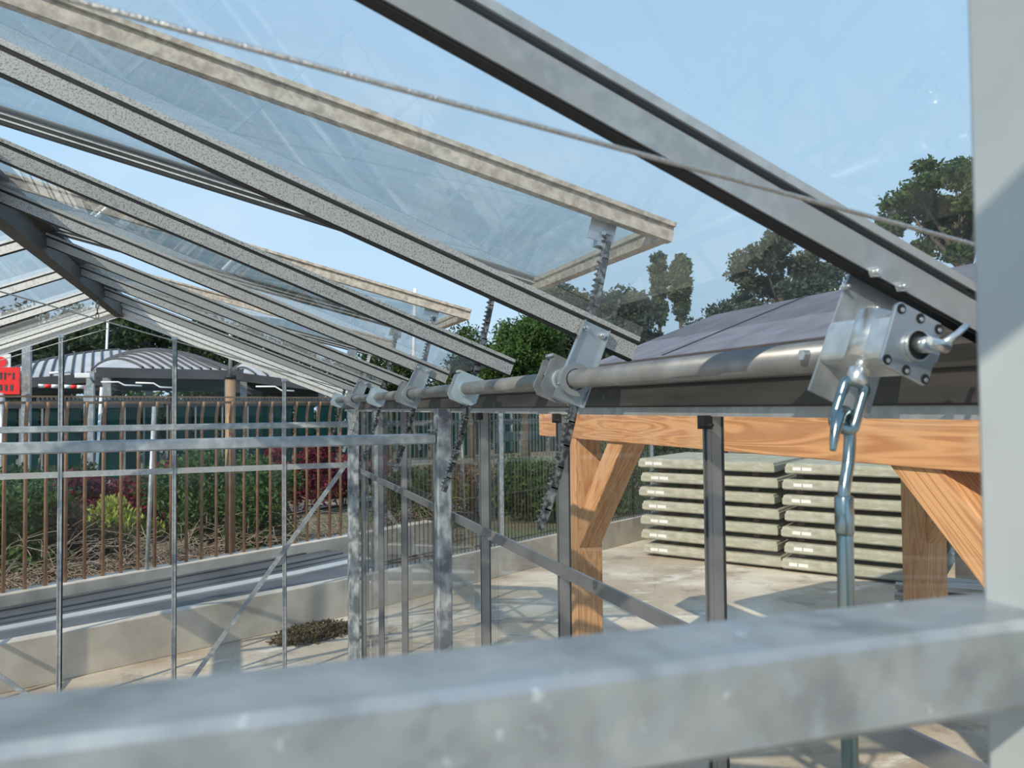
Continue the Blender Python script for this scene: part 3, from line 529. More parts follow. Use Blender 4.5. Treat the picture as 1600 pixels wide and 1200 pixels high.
# ------------------------------------------------------------------ timber shelter
ts = root('timber_shelter', (4.0, 3.0, 0), 'open larch timber shelter with braced posts and grey felt roof outside the side wall', 'shelter')
BX, RX2, BZ = 2.71, 5.31, -0.262          # front and rear beam lines, underside of the beams below eye level
mb().beam(P(BX, -3.5, BZ + 0.185), P(BX, 6.51, BZ + 0.185), 0.24, 0.37, (1, 0, 0)).build('front_beam', M['wood_y'], ts, 0.006)
mb().beam(P(RX2, -3.5, BZ + 0.185), P(RX2, 6.24, BZ + 0.185), 0.24, 0.37, (1, 0, 0)).build('rear_beam', M['wood_y'], ts, 0.006)
for (x, y) in ((BX, 5.84), (BX, 1.52), (RX2, 4.83), (RX2, 0.3)): mb().beam((x, y, 0), P(x, y, BZ), 0.232, 0.232, (1, 0, 0)).build('post', M['wood_z'], ts, 0.006)
def brace(x, ya, za, yb, zb, m_, w=0.19, h=0.18): mb().beam(P(x, ya, za), P(x, yb, zb), w, h, (1, 0, 0)).build('brace', m_, ts, 0.006)
brace(BX, 5.79, -1.09, 5.01, -0.21, M['wood_down']); brace(BX, 1.57, -1.12, 2.50, -0.18, M['wood_up']); brace(RX2, 4.8, -1.09, 4.0, -0.21, M['wood_down'])
for y in (5.6, 3.84, 2.08, 0.32, -1.44): mb().beam(P(2.96, y, 0.19), P(5.6, y, 0.19), 0.11, 0.16, (0, 1, 0)).build('rafter', M['wood_y'], ts)
ye, yn = 5.92, -3.5
rf = mb(); pr = [(2.80, 0.288), (4.08, 0.76), (5.68, 0.288), (5.68, 0.344), (4.08, 0.819), (2.80, 0.344)]
vs_ = [P(x, y, z) for y in (ye, yn) for x, z in pr]; n = 6
rf.add(vs_, [tuple(range(n)), tuple(range(n, 2 * n))[::-1]] + [(i, n + i, n + (i + 1) % n, (i + 1) % n) for i in range(n)]); rfo = rf.build('felt_roof', M['bitumen'], ts)
mb().beam(P(2.792, ye, 0.288), P(2.792, yn, 0.288), 0.03, 0.096, (1, 0, 0)).build('fascia', M['gutter'], ts)
for y in (4.72, 2.8, 1.44): mb().beam(P(2.816, y, 0.355), P(4.08, y, 0.826), 0.018, 0.006).build('felt_seam', M['dark'], rfo)

# ------------------------------------------------------------------ slab stacks
sa = math.atan2(9.535 - 11.42, 7.681 - 6.368); u2 = Vector((math.cos(sa), math.sin(sa), 0)); v2 = Vector((-u2.y, u2.x, 0))  # v2 away from the camera
if v2.y < 0: v2 = -v2
SW = 2.25
ords = ['bottom', 'second from bottom', 'third from bottom', 'fourth from bottom', 'fifth from bottom', 'sixth from bottom', 'topmost']
def slab_mesh():
    g = mb(); w, d, h, r_ = SW / 2, 1.0, 0.152, 0.02
    lv = [(0.0, -0.02), (0.02, 0.0), (h - 0.045, 0.0), (h - 0.04, -0.012), (h - 0.006, -0.018), (h, -0.03)]
    vs_ = []
    for z, k in lv: vs_ += [(-w - k, -d - k, z), (w + k, -d - k, z), (w + k, d + k, z), (-w - k, d + k, z)]
    fs_ = [(3, 2, 1, 0), tuple(range(len(vs_) - 4, len(vs_)))]
    for i in range(len(lv) - 1):
        for j in range(4): fs_.append((i * 4 + j, i * 4 + (j + 1) % 4, i * 4 + 4 + (j + 1) % 4, i * 4 + 4 + j))
    g.add(vs_, fs_); return g
proto = slab_mesh().build('concrete_slab', M['slab']); 
lbm = mb().box((-SW / 2 + 0.22, -1.002, 0.075), (0.13, 0.006, 0.05)).box((-SW / 2 + 0.38, -1.002, 0.075), (0.15, 0.006, 0.05)).build('paper_label', M['paper'], None)
def stack(o, rz, side, count, pitch, jit, group):
    for k in range(count):
        s_ = proto if (side == 'left' and k == 0) else proto.copy()
        if s_ is not proto: COL.objects.link(s_)
        j = jit[k % len(jit)]
        s_.scale.x = 1.0 if side == 'left' else 0.9; s_.location = Vector(o) + u2 * j[0] + Vector((0, 0, 0.05 + k * pitch)); s_.rotation_euler = (j[2], 0, rz + j[1])
        tag(s_, '%s concrete slab of the %s stack in the yard' % (ords[k] if count == 7 or k < 6 else 'topmost', side), 'concrete slab', group)
        if k not in (3,) or side == 'left':
            l_ = lbm if (side == 'left' and k == 0) else lbm.copy()
            if l_ is not lbm: COL.objects.link(l_)
            l_.parent = s_; l_.location = ((0.03 * ((k * 7) % 3 - 1)), 0, 0)
rzs = math.atan2(u2.y, u2.x)
cA = Vector((6.368, 11.42, 0)) + u2 * SW / 2 + v2 * 1.0
cB = Vector((7.681, 9.535, 0)) + u2 * (SW * 0.45 + 0.04) + v2 * 0.98
jit = [(0.03, 0.01, 0), (0.0, -0.01, 0.004), (-0.02, 0.012, 0), (0.02, 0.0, -0.003), (-0.03, -0.012, 0.003), (0.0, 0.008, 0), (-0.04, 0.0, 0)]
stack(cA, rzs, 'left', 7, 0.236, jit, 'concrete slabs of the left stack'); stack(cB, rzs, 'right', 7, 0.236, jit[::-1], 'concrete slabs of the right stack')
for nm, cc_ in (('left', cA), ('right', cB)):
    for s_ in (-0.8, 0.75):
        for k in range(7):
            q = cc_ + u2 * s_; z = 0.025 if k == 0 else 0.05 + k * 0.236 - 0.0355
            b_ = mb().box((0, 0, 0), (0.09, 1.7, 0.05 if k == 0 else 0.07)).build('wooden_bearer', M['bark']); b_.location = (q.x, q.y, z); b_.rotation_euler = (0, 0, rzs)
            tag(b_, 'dark bearer under the %s slab of the %s stack, %s end' % (ords[k], nm, 'left' if s_ < 0 else 'right'), 'bearer', 'dark bearers, %s stack, %s end' % (nm, 'left' if s_ < 0 else 'right'))
# further grey boards stack behind the shelter post, plank pile in front
cC = Vector((8.86, 7.86, 0)) + u2 * 1.12 + v2 * 0.95
for k in range(6):
    s_ = mb().box((0, 0, 0), (2.0, 1.2, 0.045)).build('grey_board', M['plank']); s_.location = (cC.x, cC.y, 0.60 + k * 0.062); s_.rotation_euler = (0, 0, rzs)
    tag(s_, 'grey board in the high layered pile right of the shaded timber post, layer %s' % ['lowest', 'second', 'third', 'fourth', 'fifth', 'top'][k], 'board', 'grey boards in the high pile')
bx = root('dark_crate', (cC.x, cC.y, 0), 'dark crate under the high pile of grey boards', 'crate')
g = mb().box((0, 0, 0.285), (1.9, 1.1, 0.57)); o_ = g.build('body', M['dark'], bx); o_.parent = bx; o_.matrix_parent_inverse = Matrix(); o_.rotation_euler = (0, 0, rzs)
cD = Vector((7.25, 6.75, 0))
ud = Vector((math.cos(rzs + 0.12), math.sin(rzs + 0.12), 0))
pil = ['lowest', 'second', 'third', 'fourth', 'top']
for k in range(5):
    for j in range(3):
        g = mb().box((0, 0, 0), (2.0, 0.16, 0.06)); o_ = g.build('plank', M['plank']); 
        q = cD + ud * (0.9 + random.uniform(-0.12, 0.12)) + Vector((-ud.y, ud.x, 0)) * (j * 0.18 + 0.1)
        o_.location = (q.x, q.y, 0.03 + k * 0.095); o_.rotation_euler = (0, random.uniform(-0.01, 0.01), rzs + 0.12 + random.uniform(-0.03, 0.03))
        tag(o_, 'old plank in the low pile beside the shaded timber post, %s layer, %s' % (pil[k], ['front', 'middle', 'back'][j]), 'plank', 'old planks in the low pile')

# ------------------------------------------------------------------ boundary wall, profiles, fences
WP = [(-8.0, 5.45), (-1.971, 8.013), (1.275, 9.477), (7.029, 12.67), (13, 16.0)]
def offs(pts, d):
    out = []
    for i, p in enumerate(pts):
        a = Vector(pts[max(i - 1, 0)]); b = Vector(pts[min(i + 1, len(pts) - 1)]); t = (b - a).normalized(); n = Vector((-t.y, t.x)); out.append((p[0] + n.x * d, p[1] + n.y * d))
    return out
def ribbon(pts, d0, d1, z0, z1):
    a = offs(pts, d0); b = offs(pts, d1); g = mb(); k = len(pts); vs_ = []
    for i in range(k): vs_ += [(a[i][0], a[i][1], z0), (b[i][0], b[i][1], z0), (b[i][0], b[i][1], z1), (a[i][0], a[i][1], z1)]
    fs_ = [(0, 1, 2, 3), tuple(range(4 * k - 4, 4 * k))]
    for i in range(k - 1):
        for j in range(4): fs_.append((4 * i + j, 4 * i + (j + 1) % 4, 4 * i + 4 + (j + 1) % 4, 4 * i + 4 + j))
    g.add(vs_, fs_); return g
tag(ribbon(WP, 0.0, 0.16, 0.0, 0.44).build('boundary_wall', M['concrete'], None, 0.008), kind='structure')
FP = [(-9.0, 5.88), (-2.433, 9.849), (1.397, 12.165), (3.2, 13.25)]
tag(ribbon(FP[:4], -0.12, 0.12, 0.0, 0.52).build('fence_plinth', M['concrete'], None, 0.01), kind='structure')
PP = [(-8.0, 5.45), (-1.971, 8.013), (1.275, 9.477), (2.35, 10.08)]
rows = ['first', 'second', 'third', 'fourth', 'fifth', 'sixth', 'seventh', 'eighth', 'ninth', 'tenth']
def prow(d0, d1, z1):
    a = offs(PP, d0); b = offs(PP, d1); sc = (0.80, 0.86, 1.10, 1.16); g = mb(); vs_ = []
    for i in range(4):
        q0 = Vector(PP[i]).lerp(Vector(a[i]), sc[i]); q1 = Vector(PP[i]).lerp(Vector(b[i]), sc[i])
        vs_ += [(q0.x, q0.y, 0.0), (q1.x, q1.y, 0.0), (q1.x, q1.y, z1), (q0.x, q0.y, z1)]
    g.add(vs_, [(0, 1, 2, 3), (12, 13, 14, 15)] + [(4 * i + j, 4 * i + (j + 1) % 4, 4 * i + 4 + (j + 1) % 4, 4 * i + 4 + j) for i in range(3) for j in range(4)]); return g
for k in range(10):
    d0 = 0.22 + k * 0.185; pale = k == 4
    z1 = (0.37, 0.36, 0.35, 0.34, 0.37, 0.35, 0.36, 0.38, 0.37, 0.39)[k]
    tag(prow(d0, d0 + 0.17, z1).build('steel_profile', M['profile_pale'] if pale else M['profile'], None, 0.012), ('pale grey long profile, %s row behind the low concrete wall' if pale else 'dark grey long profile, %s row behind the low concrete wall') % rows[k], 'metal profile', 'long metal profiles behind the low wall')
# brown bar fence
bf = root('bar_fence', (-2.4, 9.8, 0.52), 'rusty brown fence of round uprights on a concrete plinth, left half of the view', 'fence')
fd = (Vector(FP[2]) - Vector(FP[1])); fl_ = fd.length; fd.normalize()
k = -9
while True:
    p = Vector(FP[1]) + fd * (0.03 + k * 0.209); k += 1
    if p.x > 1.62: break
    x, y = p.x, p.y
    top = 2.61
    mb().tube([(x, y, 0.50), (x, y, 2.40), (x + 0.015, y - 0.03, 2.52), (x + 0.03, y - 0.06, top)], 0.021, 10).build('upright', M['rust'], bf)
    if p.x > 1.5: break
a = Vector(FP[1]) - fd * 2.6; b = Vector(FP[1]) + fd * 4.75
g = mb(); g.beam((a.x, a.y, 2.60), (b.x, b.y, 2.60), 0.05, 0.03, (0, 1, 0)); g.beam((a.x + .03, a.y - 0.05, 2.67), (b.x + .03, b.y - 0.05, 2.67), 0.04, 0.02, (0, 1, 0)); g.build('top_rail', M['rust_pole'], bf)
for nm, x0, label, r0, top, mt, lean in (('brown_pole', 363, 'thick brown pole with grey steel top standing among the fence uprights', 0.068, 2.95, 'rust_pole', 0), ):
    p = Vector((-0.085, 11.45)); r = root(nm, (p.x, p.y, 0.3), label, 'pole')
    mb().tube([(p.x, p.y, 0.3), (p.x, p.y, top)], r0, 20).build('shaft', M[mt], r)
    mb().tube([(p.x, p.y, top - 0.02), (p.x, p.y, top + 0.03)], r0 + 0.012, 20).build('collar', M['black'], r)
    mb().tube([(p.x, p.y, top + 0.03), (p.x, p.y, top + 0.75)], 0.026, 14).build('steel_top', M['galv'], r)
tag(mb().tube([(-1.06, 10.60, 0.3), (-0.98, 10.64, 2.55)], 0.026, 14).build('grey_pole', M['galv']), 'slender pale grey pole leaning slightly before the fence', 'pole')
# dark wire fence on the low wall, right part
wfn = root('wire_fence', (4, 11, 0.44), 'thin dark wire fence standing on the low concrete wall behind the side wall', 'fence')
q0 = Vector((1.55, 9.72)); q1 = Vector((7.6, 13.06)); fd2 = (q1 - q0).normalized(); ln = (q1 - q0).length
for i in range(90):
    p = q0 + fd2 * (ln * i / 89); mb().tube([(p.x, p.y, 0.43), (p.x, p.y, 2.45)], 0.0065, 6).build('wire', M['fence_dark'], wfn)
g = mb()
for z in (0.50, 1.2, 2.3): g.beam((q0.x, q0.y, z), (q1.x, q1.y, z), 0.012, 0.02, (0, 1, 0))
g.build('cross_wires', M['fence_dark'], wfn)
for t in (0.02, 0.36, 0.68, 0.98):
    p = q0 + fd2 * ln * t; mb().box((p.x, p.y, 1.45), (0.06, 0.06, 2.05)).build('fence_post', M['galv'], wfn)

# ------------------------------------------------------------------ foliage
def leaves(blobs, n, size, flat=0.0, shell=0.55):
    """blobs: (x,y,z,rx,ry,rz) -> n leaf quads"""
    B = np.array(blobs, float); vol = (B[:, 3] * B[:, 4] * B[:, 5]) ** 0.67; idx = rng.choice(len(B), n, p=vol / vol.sum())
    d = rng.normal(size=(n, 3)); d /= np.linalg.norm(d, axis=1)[:, None]
    rr = (shell + (1 - shell) * rng.random(n)) * (0.9 + 0.2 * rng.random(n))
    c = B[idx, :3] + d * B[idx, 3:] * rr[:, None]
    u = rng.normal(size=(n, 3)); u /= np.linalg.norm(u, axis=1)[:, None]
    w = np.cross(u, rng.normal(size=(n, 3))); w /= np.linalg.norm(w, axis=1)[:, None]
    if flat: u[:, 2] = np.abs(u[:, 2]) + flat; u /= np.linalg.norm(u, axis=1)[:, None]
    s_ = size * (0.6 + 0.8 * rng.random(n))[:, None]
    V = np.stack([c - u * s_, c - w * s_ * 0.45, c + u * s_, c + w * s_ * 0.45], 1).reshape(-1, 3)
    V[:, 2] = np.maximum(V[:, 2], 0.01)
    return V
def leafobj(name, V, mat, parent=None):
    n = len(V) // 4; me = bpy.data.meshes.new(name); me.vertices.add(len(V)); me.vertices.foreach_set('co', V.ravel())
    me.loops.add(4 * n); me.loops.foreach_set('vertex_index', np.arange(4 * n, dtype=np.int32)); me.polygons.add(n)
    me.polygons.foreach_set('loop_start', np.arange(0, 4 * n, 4, dtype=np.int32)); me.update(calc_edges=True); me.materials.append(mat)
    o = bpy.data.objects.new(name, me); COL.objects.link(o)
    if parent: o.parent = parent; o.matrix_parent_inverse = Matrix.Translation(-Vector(parent.location))
    return o
def subblobs(c, R_, n, r0, r1, zmin=None):
    out = []
    for _ in range(n):
        d = rng.normal(size=3); d /= np.linalg.norm(d); q = np.array(c) + d * np.array(R_) * rng.random() ** 0.4 * 0.85; r_ = r0 + (r1 - r0) * rng.random()
        out.append((*q, r_, r_, r_ * 0.75))
    return out
def tree(x, y, zc, R_, nb, br, nl, ls, mat, label, group=None, cat='tree', trunk=0.12):
    r = root('tree', (x, y, 0), label, cat, group)
    bl = subblobs((x, y, zc), R_, nb, br[0], br[1])
    g = mb(); zt = zc - R_[2] * 0.5; g.tube([(x, y, -0.05), (x + 0.05, y, zt * 0.6), (x - 0.03, y, zt), (x, y, zc + R_[2] * 0.3)], [trunk * 1.3, trunk, trunk * 0.8, trunk * 0.3], 9)
    for b in bl[::2]:
        s_ = Vector((x, y, zt * 0.8 + 0.3 * (b[2] - zt * .8))); e_ = Vector(b[:3]); m_ = s_.lerp(e_, 0.55) + Vector((0, 0, 0.05 * R_[2])); g.tube([s_, m_, e_], [trunk * 0.45, trunk * 0.28, trunk * 0.1], 6)
    g.build('trunk', M['bark'], r)
    leafobj('crown', leaves(bl, nl, ls, shell=0.25), mat, r); return r
def bush(x, y, z, R_, nl, ls, mat, label, group=None, name='shrub', nb=14, flat=0.0, cat='shrub'):
    bl = subblobs((x, y, z), (R_[0], R_[1], R_[2]), nb, R_[2] * 0.35, R_[2] * 0.6) + [(x, y, z * 0.7, R_[0] * 0.8, R_[1] * 0.8, R_[2] * 0.8)]
    r = root(name, (x, y, 0), label, cat, group)
    leafobj('foliage', leaves(bl, nl, ls, flat, 0.2), mat, r)
    g = mb()
    for b in bl[::2]: g.tube([(x + (b[0] - x) * 0.3, y + (b[1] - y) * .3, 0), (b[0], b[1], max(b[2], .1))], [0.02, 0.007], 5)
    g.build('stems', M['bark'], r)
    return r
def pol(px, dist):
    h = math.radians(19.7) + math.atan((px - 800) / 1200); return dist * math.sin(h), dist * math.cos(h)
def at(px, dist, zpx):
    """world point on the heading of image column px at dist metres, at the height seen at row zpx"""
    x, y = pol(px, dist); dep = dist * math.cos(math.atan((px - 800) / 1200)); return x, y, H + (643.6 - 0.0097 * px - zpx) * dep / 1200
# trees seen through the roof on the right
def T(px, py, dist, rpx, rpy, *a, **k):
    x, y, z = at(px, dist, py); s_ = dist / 1200; return tree(x, y, z, (rpx * s_, rpx * s_, rpy * s_), *a, **k)
T(1515, 330, 15, 105, 100, 34, (0.22, 0.40), 15000, 0.060, M['leaf'], 'tall tree with airy crown cut by the grey post at the right edge')
T(1225, 440, 26, 92, 80, 36, (0.35, 0.62), 16000, 0.085, M['leaf_grey'], 'round crowned tree above the ridge of the felt roof, left of the gearbox')
T(1033, 450, 46, 13, 66, 60, (0.30, 0.48), 9000, 0.12, M['leaf_poplar'], 'narrow columnar poplar, left one of the pair', 'pair of poplars')
T(1066, 445, 44, 15, 66, 60, (0.30, 0.50), 9500, 0.12, M['leaf_poplar'], 'narrow columnar poplar, right one of the pair', 'pair of poplars')
T(975, 520, 36, 60, 70, 44, (0.7, 1.1), 16000, 0.12, M['leaf_grey'], 'broad dull green tree just left of the two poplars')
T(885, 520, 30, 62, 85, 46, (0.45, 0.8), 17000, 0.09, M['leaf_grey'], 'loose dark tree seen through the nearest vent glass')
T(1130, 520, 34, 60, 45, 30, (0.4, 0.8), 9000, 0.10, M['leaf_grey'], 'low tree between the poplars and the round crowned tree')
T(820, 560, 24, 70, 72, 44, (0.40, 0.75), 22000, 0.060, M['leaf_hedge'], 'dense green tree seen in clear air under the nearest vent')
T(735, 585, 26, 48, 72, 36, (0.40, 0.7), 15000, 0.065, M['leaf'], 'dark green tree left of the dense green one, behind the second rack')
T(600, 600, 34, 80, 50, 34, (0.5, 0.9), 12000, 0.09, M['leaf_dark'], 'dark tree behind the middle of the far pipe')
k = 0
for px, py, d, rx, ry in ((-40, 575, 42, 90, 75), (90, 550, 44, 85, 75), (215, 545, 46, 85, 75), (330, 560, 46, 80, 70), (450, 590, 48, 90, 60), (1300, 600, 60, 160, 45), (1480, 600, 60, 160, 55)):
    nm = ['dark tree left of the leftmost gable bar', 'dark tree above the left canopy', 'dark tree behind the ridge end of the gable', 'dark tree above the middle canopy', 'dark tree above the right canopy', 'far low tree line behind the felt roof, left part', 'far low tree line behind the felt roof, right part'][k]; k += 1
    T(px, py, d, rx, ry, 40, (0.8, 1.4), 14000, 0.13, M['leaf_dark'], nm)
# shrubs beyond the fence
S_ = lambda px, d, zc, R_, *a, **k: bush(*pol(px, d), zc, R_, *a, **k)
S_(25, 12.6, 0.85, (0.75, 0.6, 0.95), 9000, 0.045, M['leaf_hedge'], 'dark green shrub behind the fence at the left edge')
S_(-60, 13.5, 0.9, (0.9, 0.7, 1.0), 7000, 0.05, M['leaf_dark'], 'dark shrub partly cut by the left edge')
S_(110, 12.9, 0.65, (0.7, 0.6, 0.75), 8000, 0.04, M['leaf_brown'], 'brown drying shrub right of the leftmost gable bar')
S_(185, 16.5, 0.95, (1.6, 0.8, 0.75), 12000, 0.05, M['leaf_red'], 'long crimson shrub behind the rails, left of the leaning grey pole')
S_(265, 17.0, 0.9, (1.2, 0.8, 0.7), 9000, 0.05, M['leaf_red'], 'crimson shrub right behind the leaning grey pole')
S_(185, 14.0, 0.45, (0.7, 0.6, 0.55), 7000, 0.05, M['leaf_lime'], 'yellow green shrub low in front of the crimson one', flat=1.2)
S_(335, 14.2, 0.95, (1.0, 0.8, 1.05), 18000, 0.042, M['leaf_hedge'], 'big leafy green shrub between the leaning pole and the brown pole')
S_(400, 14.0, 0.75, (0.8, 0.7, 0.95), 14000, 0.042, M['leaf_hedge'], 'leafy green shrub right of the brown pole')
S_(465, 19.0, 1.0, (1.5, 0.8, 0.75), 10000, 0.055, M['leaf_red'], 'crimson shrub behind the third gable bar')
S_(535, 20.5, 1.0, (1.4, 0.8, 0.75), 9000, 0.055, M['leaf_red'], 'crimson shrub beside the far corner column')
S_(500, 23.0, 0.35, (2.4, 1.4, 0.35), 14000, 0.08, M['grass'], 'pale green grass patch right of the third gable bar', name='grass_clump', flat=2.0, cat='grass')
S_(640, 16.0, 0.7, (1.1, 0.8, 0.8), 10000, 0.05, M['leaf_dark'], 'dark green shrub behind the side wall, left of the stout column')
S_(740, 18.0, 0.8, (1.3, 0.9, 0.9), 11000, 0.055, M['leaf_brown'], 'brown green shrub between the stout column and the next glazing bar')
S_(830, 17.0, 0.7, (1.0, 0.8, 0.8), 9000, 0.055, M['leaf_hedge'], 'green shrub behind the nearest hanging rack')
S_(950, 18.5, 1.0, (1.3, 0.9, 1.1), 12000, 0.055, M['leaf_hedge'], 'green shrub between the timber brace and the left slab stack')
S_(1030, 22.0, 1.2, (1.6, 0.9, 1.2), 9000, 0.07, M['leaf_dark'], 'dark shrub rising behind the left slab stack')
S_(60, 18.5, 0.9, (1.5, 0.8, 0.8), 8000, 0.06, M['leaf_dark'], 'dark shrub in the second row behind the fence')
# strip of grass and a pale path beyond the bed
g = mb(); a = pol(420, 19); b = pol(640, 22); c_ = pol(640, 23.2); d_ = pol(420, 20); g.add([(a[0], a[1], 0.02), (b[0], b[1], 0.02), (c_[0], c_[1], 0.02), (d_[0], d_[1], 0.02)], [(0, 1, 2, 3)]); tag(g.build('paved_path', M['concrete']), kind='structure')
# brushwood
def brush(cx_list, n, L_, label, name='brushwood', r0=0.006, zs=0.28):
    g = mb()
    for _ in range(n):
        t = random.random(); px = cx_list[0] + (cx_list[1] - cx_list[0]) * t; d = cx_list[2] + random.uniform(-0.5, 0.7) + (cx_list[3] - cx_list[2]) * t
        x, y = pol(px, d); z = abs(random.gauss(0, zs)) + 0.03; an = random.uniform(0, math.pi * 2); el = random.gauss(0.05, 0.3); l_ = L_ * random.uniform(0.4, 1.3)
        dv = Vector((math.cos(an) * math.cos(el), math.sin(an) * math.cos(el), math.sin(el))) * l_; p0 = Vector((x, y, z)); 
        p1 = p0 + dv * 0.5 + Vector((random.uniform(-.08, .08), random.uniform(-.08, .08), random.uniform(0.0, .14))); p2 = p0 + dv
        for q in (p1, p2): q.z = max(q.z, 0.02)
        g.tube([p0, p1, p2], [r0, r0 * 0.8, r0 * 0.3], 4, cap=False)
    return tag(g.build(name, M['twig']), label, 'brushwood', None, 'stuff')
brush((-20, 330, 10.9, 12.6), 900, 0.7, 'tangle of dry cut branches on the ground behind the brown fence')
brush((330, 700, 13.0, 14.5), 700, 0.6, 'thin dry twigs on the ground right of the brown pole')
bl = [(*pol(500, 8.9), 0.02, 0.45, 0.3, 0.10), (*pol(470, 8.7), 0.01, 0.35, 0.25, 0.06)]
tag(leafobj('leaf_litter', leaves(bl, 5000, 0.02), M['leaf_brown']), 'low heap of brown leaf litter on the yard left of the far corner column', 'leaf litter', None, 'stuff')

# ------------------------------------------------------------------ station beyond: canopies, glass screens, signs
def canopy(px0, px1, ytop, yeave, dist, back, label, peak=0.5, skew=0.18, ribs=11, power=0.75):
    x0, y0, z0 = at(px0, dist, yeave[0]); x1, y1, z1 = at(px1, dist * 1.02, yeave[1]); a = Vector((x0, y0, z0)); b = Vector((x1, y1, z1)); 
    n = Vector((-(b - a).y, (b - a).x, 0)).normalized(); hz = at((px0 + px1) / 2, dist, ytop)[2] - (z0 + z1) / 2
    r = root('platform_canopy', (x0, y0, 0), label, 'canopy', 'curved platform canopies')
    def S(u, v):
        uu = u; hu = max(0.0, math.sin(math.pi / 2 * uu / peak) if uu < peak else math.cos(math.pi / 2 * (uu - peak) / (1 - peak))) ** power
        return a.lerp(b, u) + n * back * v + Vector((0, 0, hz * hu * math.sin(v * math.pi / 2) + 0.02))
    NU, NV = 30, 8; g = mb(); vs_ = [S(i / NU, j / NV) for i in range(NU + 1) for j in range(NV + 1)]
    g.add(vs_, [(i * (NV + 1) + j, (i + 1) * (NV + 1) + j, (i + 1) * (NV + 1) + j + 1, i * (NV + 1) + j + 1) for i in range(NU) for j in range(NV)], True)
    o_ = g.build('roof_sheet', M['canopy'], r); sm_ = o_.modifiers.new('solid', 'SOLIDIFY'); sm_.thickness = 0.04
    for i in range(ribs + 1):
        u0 = i / ribs; pts = [S(min(max(u0 + skew * (1 - j / 8), 0), 1), j / 8) + Vector((0, 0, 0.03)) for j in range(9)]
        if (pts[0] - pts[-1]).length > 0.3: mb().tube(pts, 0.035, 5).build('rib', M['canopy_dark'], r)
    mb().tube([S(i / 20, 1) + Vector((0, 0, 0.03)) for i in range(21)], 0.05, 6).build('edge_arch', M['canopy_dark'], r)
    g = mb(); g.beam(a - Vector((0, 0, 0.12)), b - Vector((0, 0, 0.12)), 0.15, 0.28, (0, 1, 0)); g.build('eave_girder', M['canopy_dark'], r)
    g = mb(); g.beam(a - Vector((0, 0, 0.3)) + n * 1.2, b - Vector((0, 0, 0.3)) + n * 1.2, 0.2, 0.3, (0, 1, 0)); g.beam(a - Vector((0, 0, 0.4)) + n * 2.8, b - Vector((0, 0, 0.4)) + n * 2.8, 0.2, 0.3, (0, 1, 0)); g.build('inner_girder', M['canopy_dark'], r)
    for t in (0.08, 0.92):
        p = a.lerp(b, t) + n * 0.6; mb().box((p.x, p.y, z0 / 2), (0.22, 0.22, z0 - 0.1)).build('pillar', M['galv'], r)
    return r
canopy(-60, 262, 540, (600, 575), 26.5, 4.2, 'left curved platform canopy rising to the right behind the leftmost gable bar', peak=0.84, skew=-0.10, ribs=20, power=0.75)
canopy(150, 380, 538, (575, 580), 24, 2.6, 'middle curved canopy with dark curved ribs above the brown fence', 0.45, 0.30, 15, 0.7)
canopy(372, 520, 560, (583, 602), 27, 3.0, 'right curved canopy half hidden by the sloping gable rafter', 0.3, 0.18, 8, 0.8)
# green glass screens
def screen(px0, px1, d0, d1, z0, z1, label, n):
    a = Vector((*pol(px0, d0), 0)); b = Vector((*pol(px1, d1), 0)); r = root('glass_screen', (a.x, a.y, 0), label, 'glass screen', 'green glass screens of the station')
    for i in range(n):
        p = a.lerp(b, i / n); q = a.lerp(b, (i + 1) / n - 0.02); m_ = p.lerp(q, .5)
        mb().beam((p.x, p.y, (z0 + z1) / 2), (q.x, q.y, (z0 + z1) / 2), 0.03, z1 - z0, (-(b - a).y, (b - a).x, 0)).build('green_panel', M['glass_teal'], r)
        mb().box((p.x, p.y, (z0 + z1) / 2), (0.045, 0.045, z1 - z0)).build('frame_post', M['alu_bar'], r)
    mb().beam((a.x, a.y, z1 + 0.03), (b.x, b.y, z1 + 0.03), 0.14, 0.06, (0, 0, 1)).build('top_rail', M['canopy_dark'], r)
screen(-40, 255, 22.5, 23, 0.7, 2.62, 'green glass screen below the left and middle canopies', 9)
screen(262, 560, 23, 26, 0.7, 2.64, 'green glass screen right of the second gable bar', 8)
screen(565, 900, 27, 32, 0.7, 2.6, 'green glass screen behind the side wall', 7)
# planted trough / serrated roof edge: crenellated strip above the fence
g = mb(); a = Vector((*pol(60, 21.5), 0)); b = Vector((*pol(545, 24.5), 0))
for i in range(90):
    p = a.lerp(b, i / 90); g.box((p.x, p.y, 2.80), (0.06, 0.06, 0.10))
g.beam((a.x, a.y, 2.73), (b.x, b.y, 2.73), 0.09, 0.3, (0, 0, 1)); tag(g.build('corrugated_edge', M['canopy_dark']), 'dark corrugated roof edge running just above the fence top', 'roof edge')
def bar(px0, y0, px1, y1, d, r_, mat, name, label, cat, mids=()):
    pts = [Vector(at(px0, d, y0))] + [Vector(at(a, d, b)) for a, b in mids] + [Vector(at(px1, d, y1))]
    if name in ('white_mast', 'white_post'): pts.append(Vector((pts[-1].x, pts[-1].y, -0.05)))
    return tag(mb().tube(pts, r_, 8).build(name, mat), label, cat)
wires = 'white lamps and rails under the canopies'
bar(158, 597, 222, 603, 22, 0.022, M['white'], 'white_handrail', 'white stepped handrail under the middle canopy, left one', 'handrail', ((185, 597), (195, 602)))
bar(212, 598, 272, 606, 22, 0.022, M['white'], 'white_handrail', 'white stepped handrail right of the left one, by the second gable bar', 'handrail', ((240, 599), (250, 605)))
bar(400, 604, 460, 611, 22, 0.022, M['white'], 'white_handrail', 'white looped handrail left of the third gable bar', 'handrail', ((430, 604), (440, 610)))
bar(-20, 589, 26, 586, 21.8, 0.03, M['white'], 'tube_lamp', 'white tube lamp under the left canopy at the left edge', 'lamp')
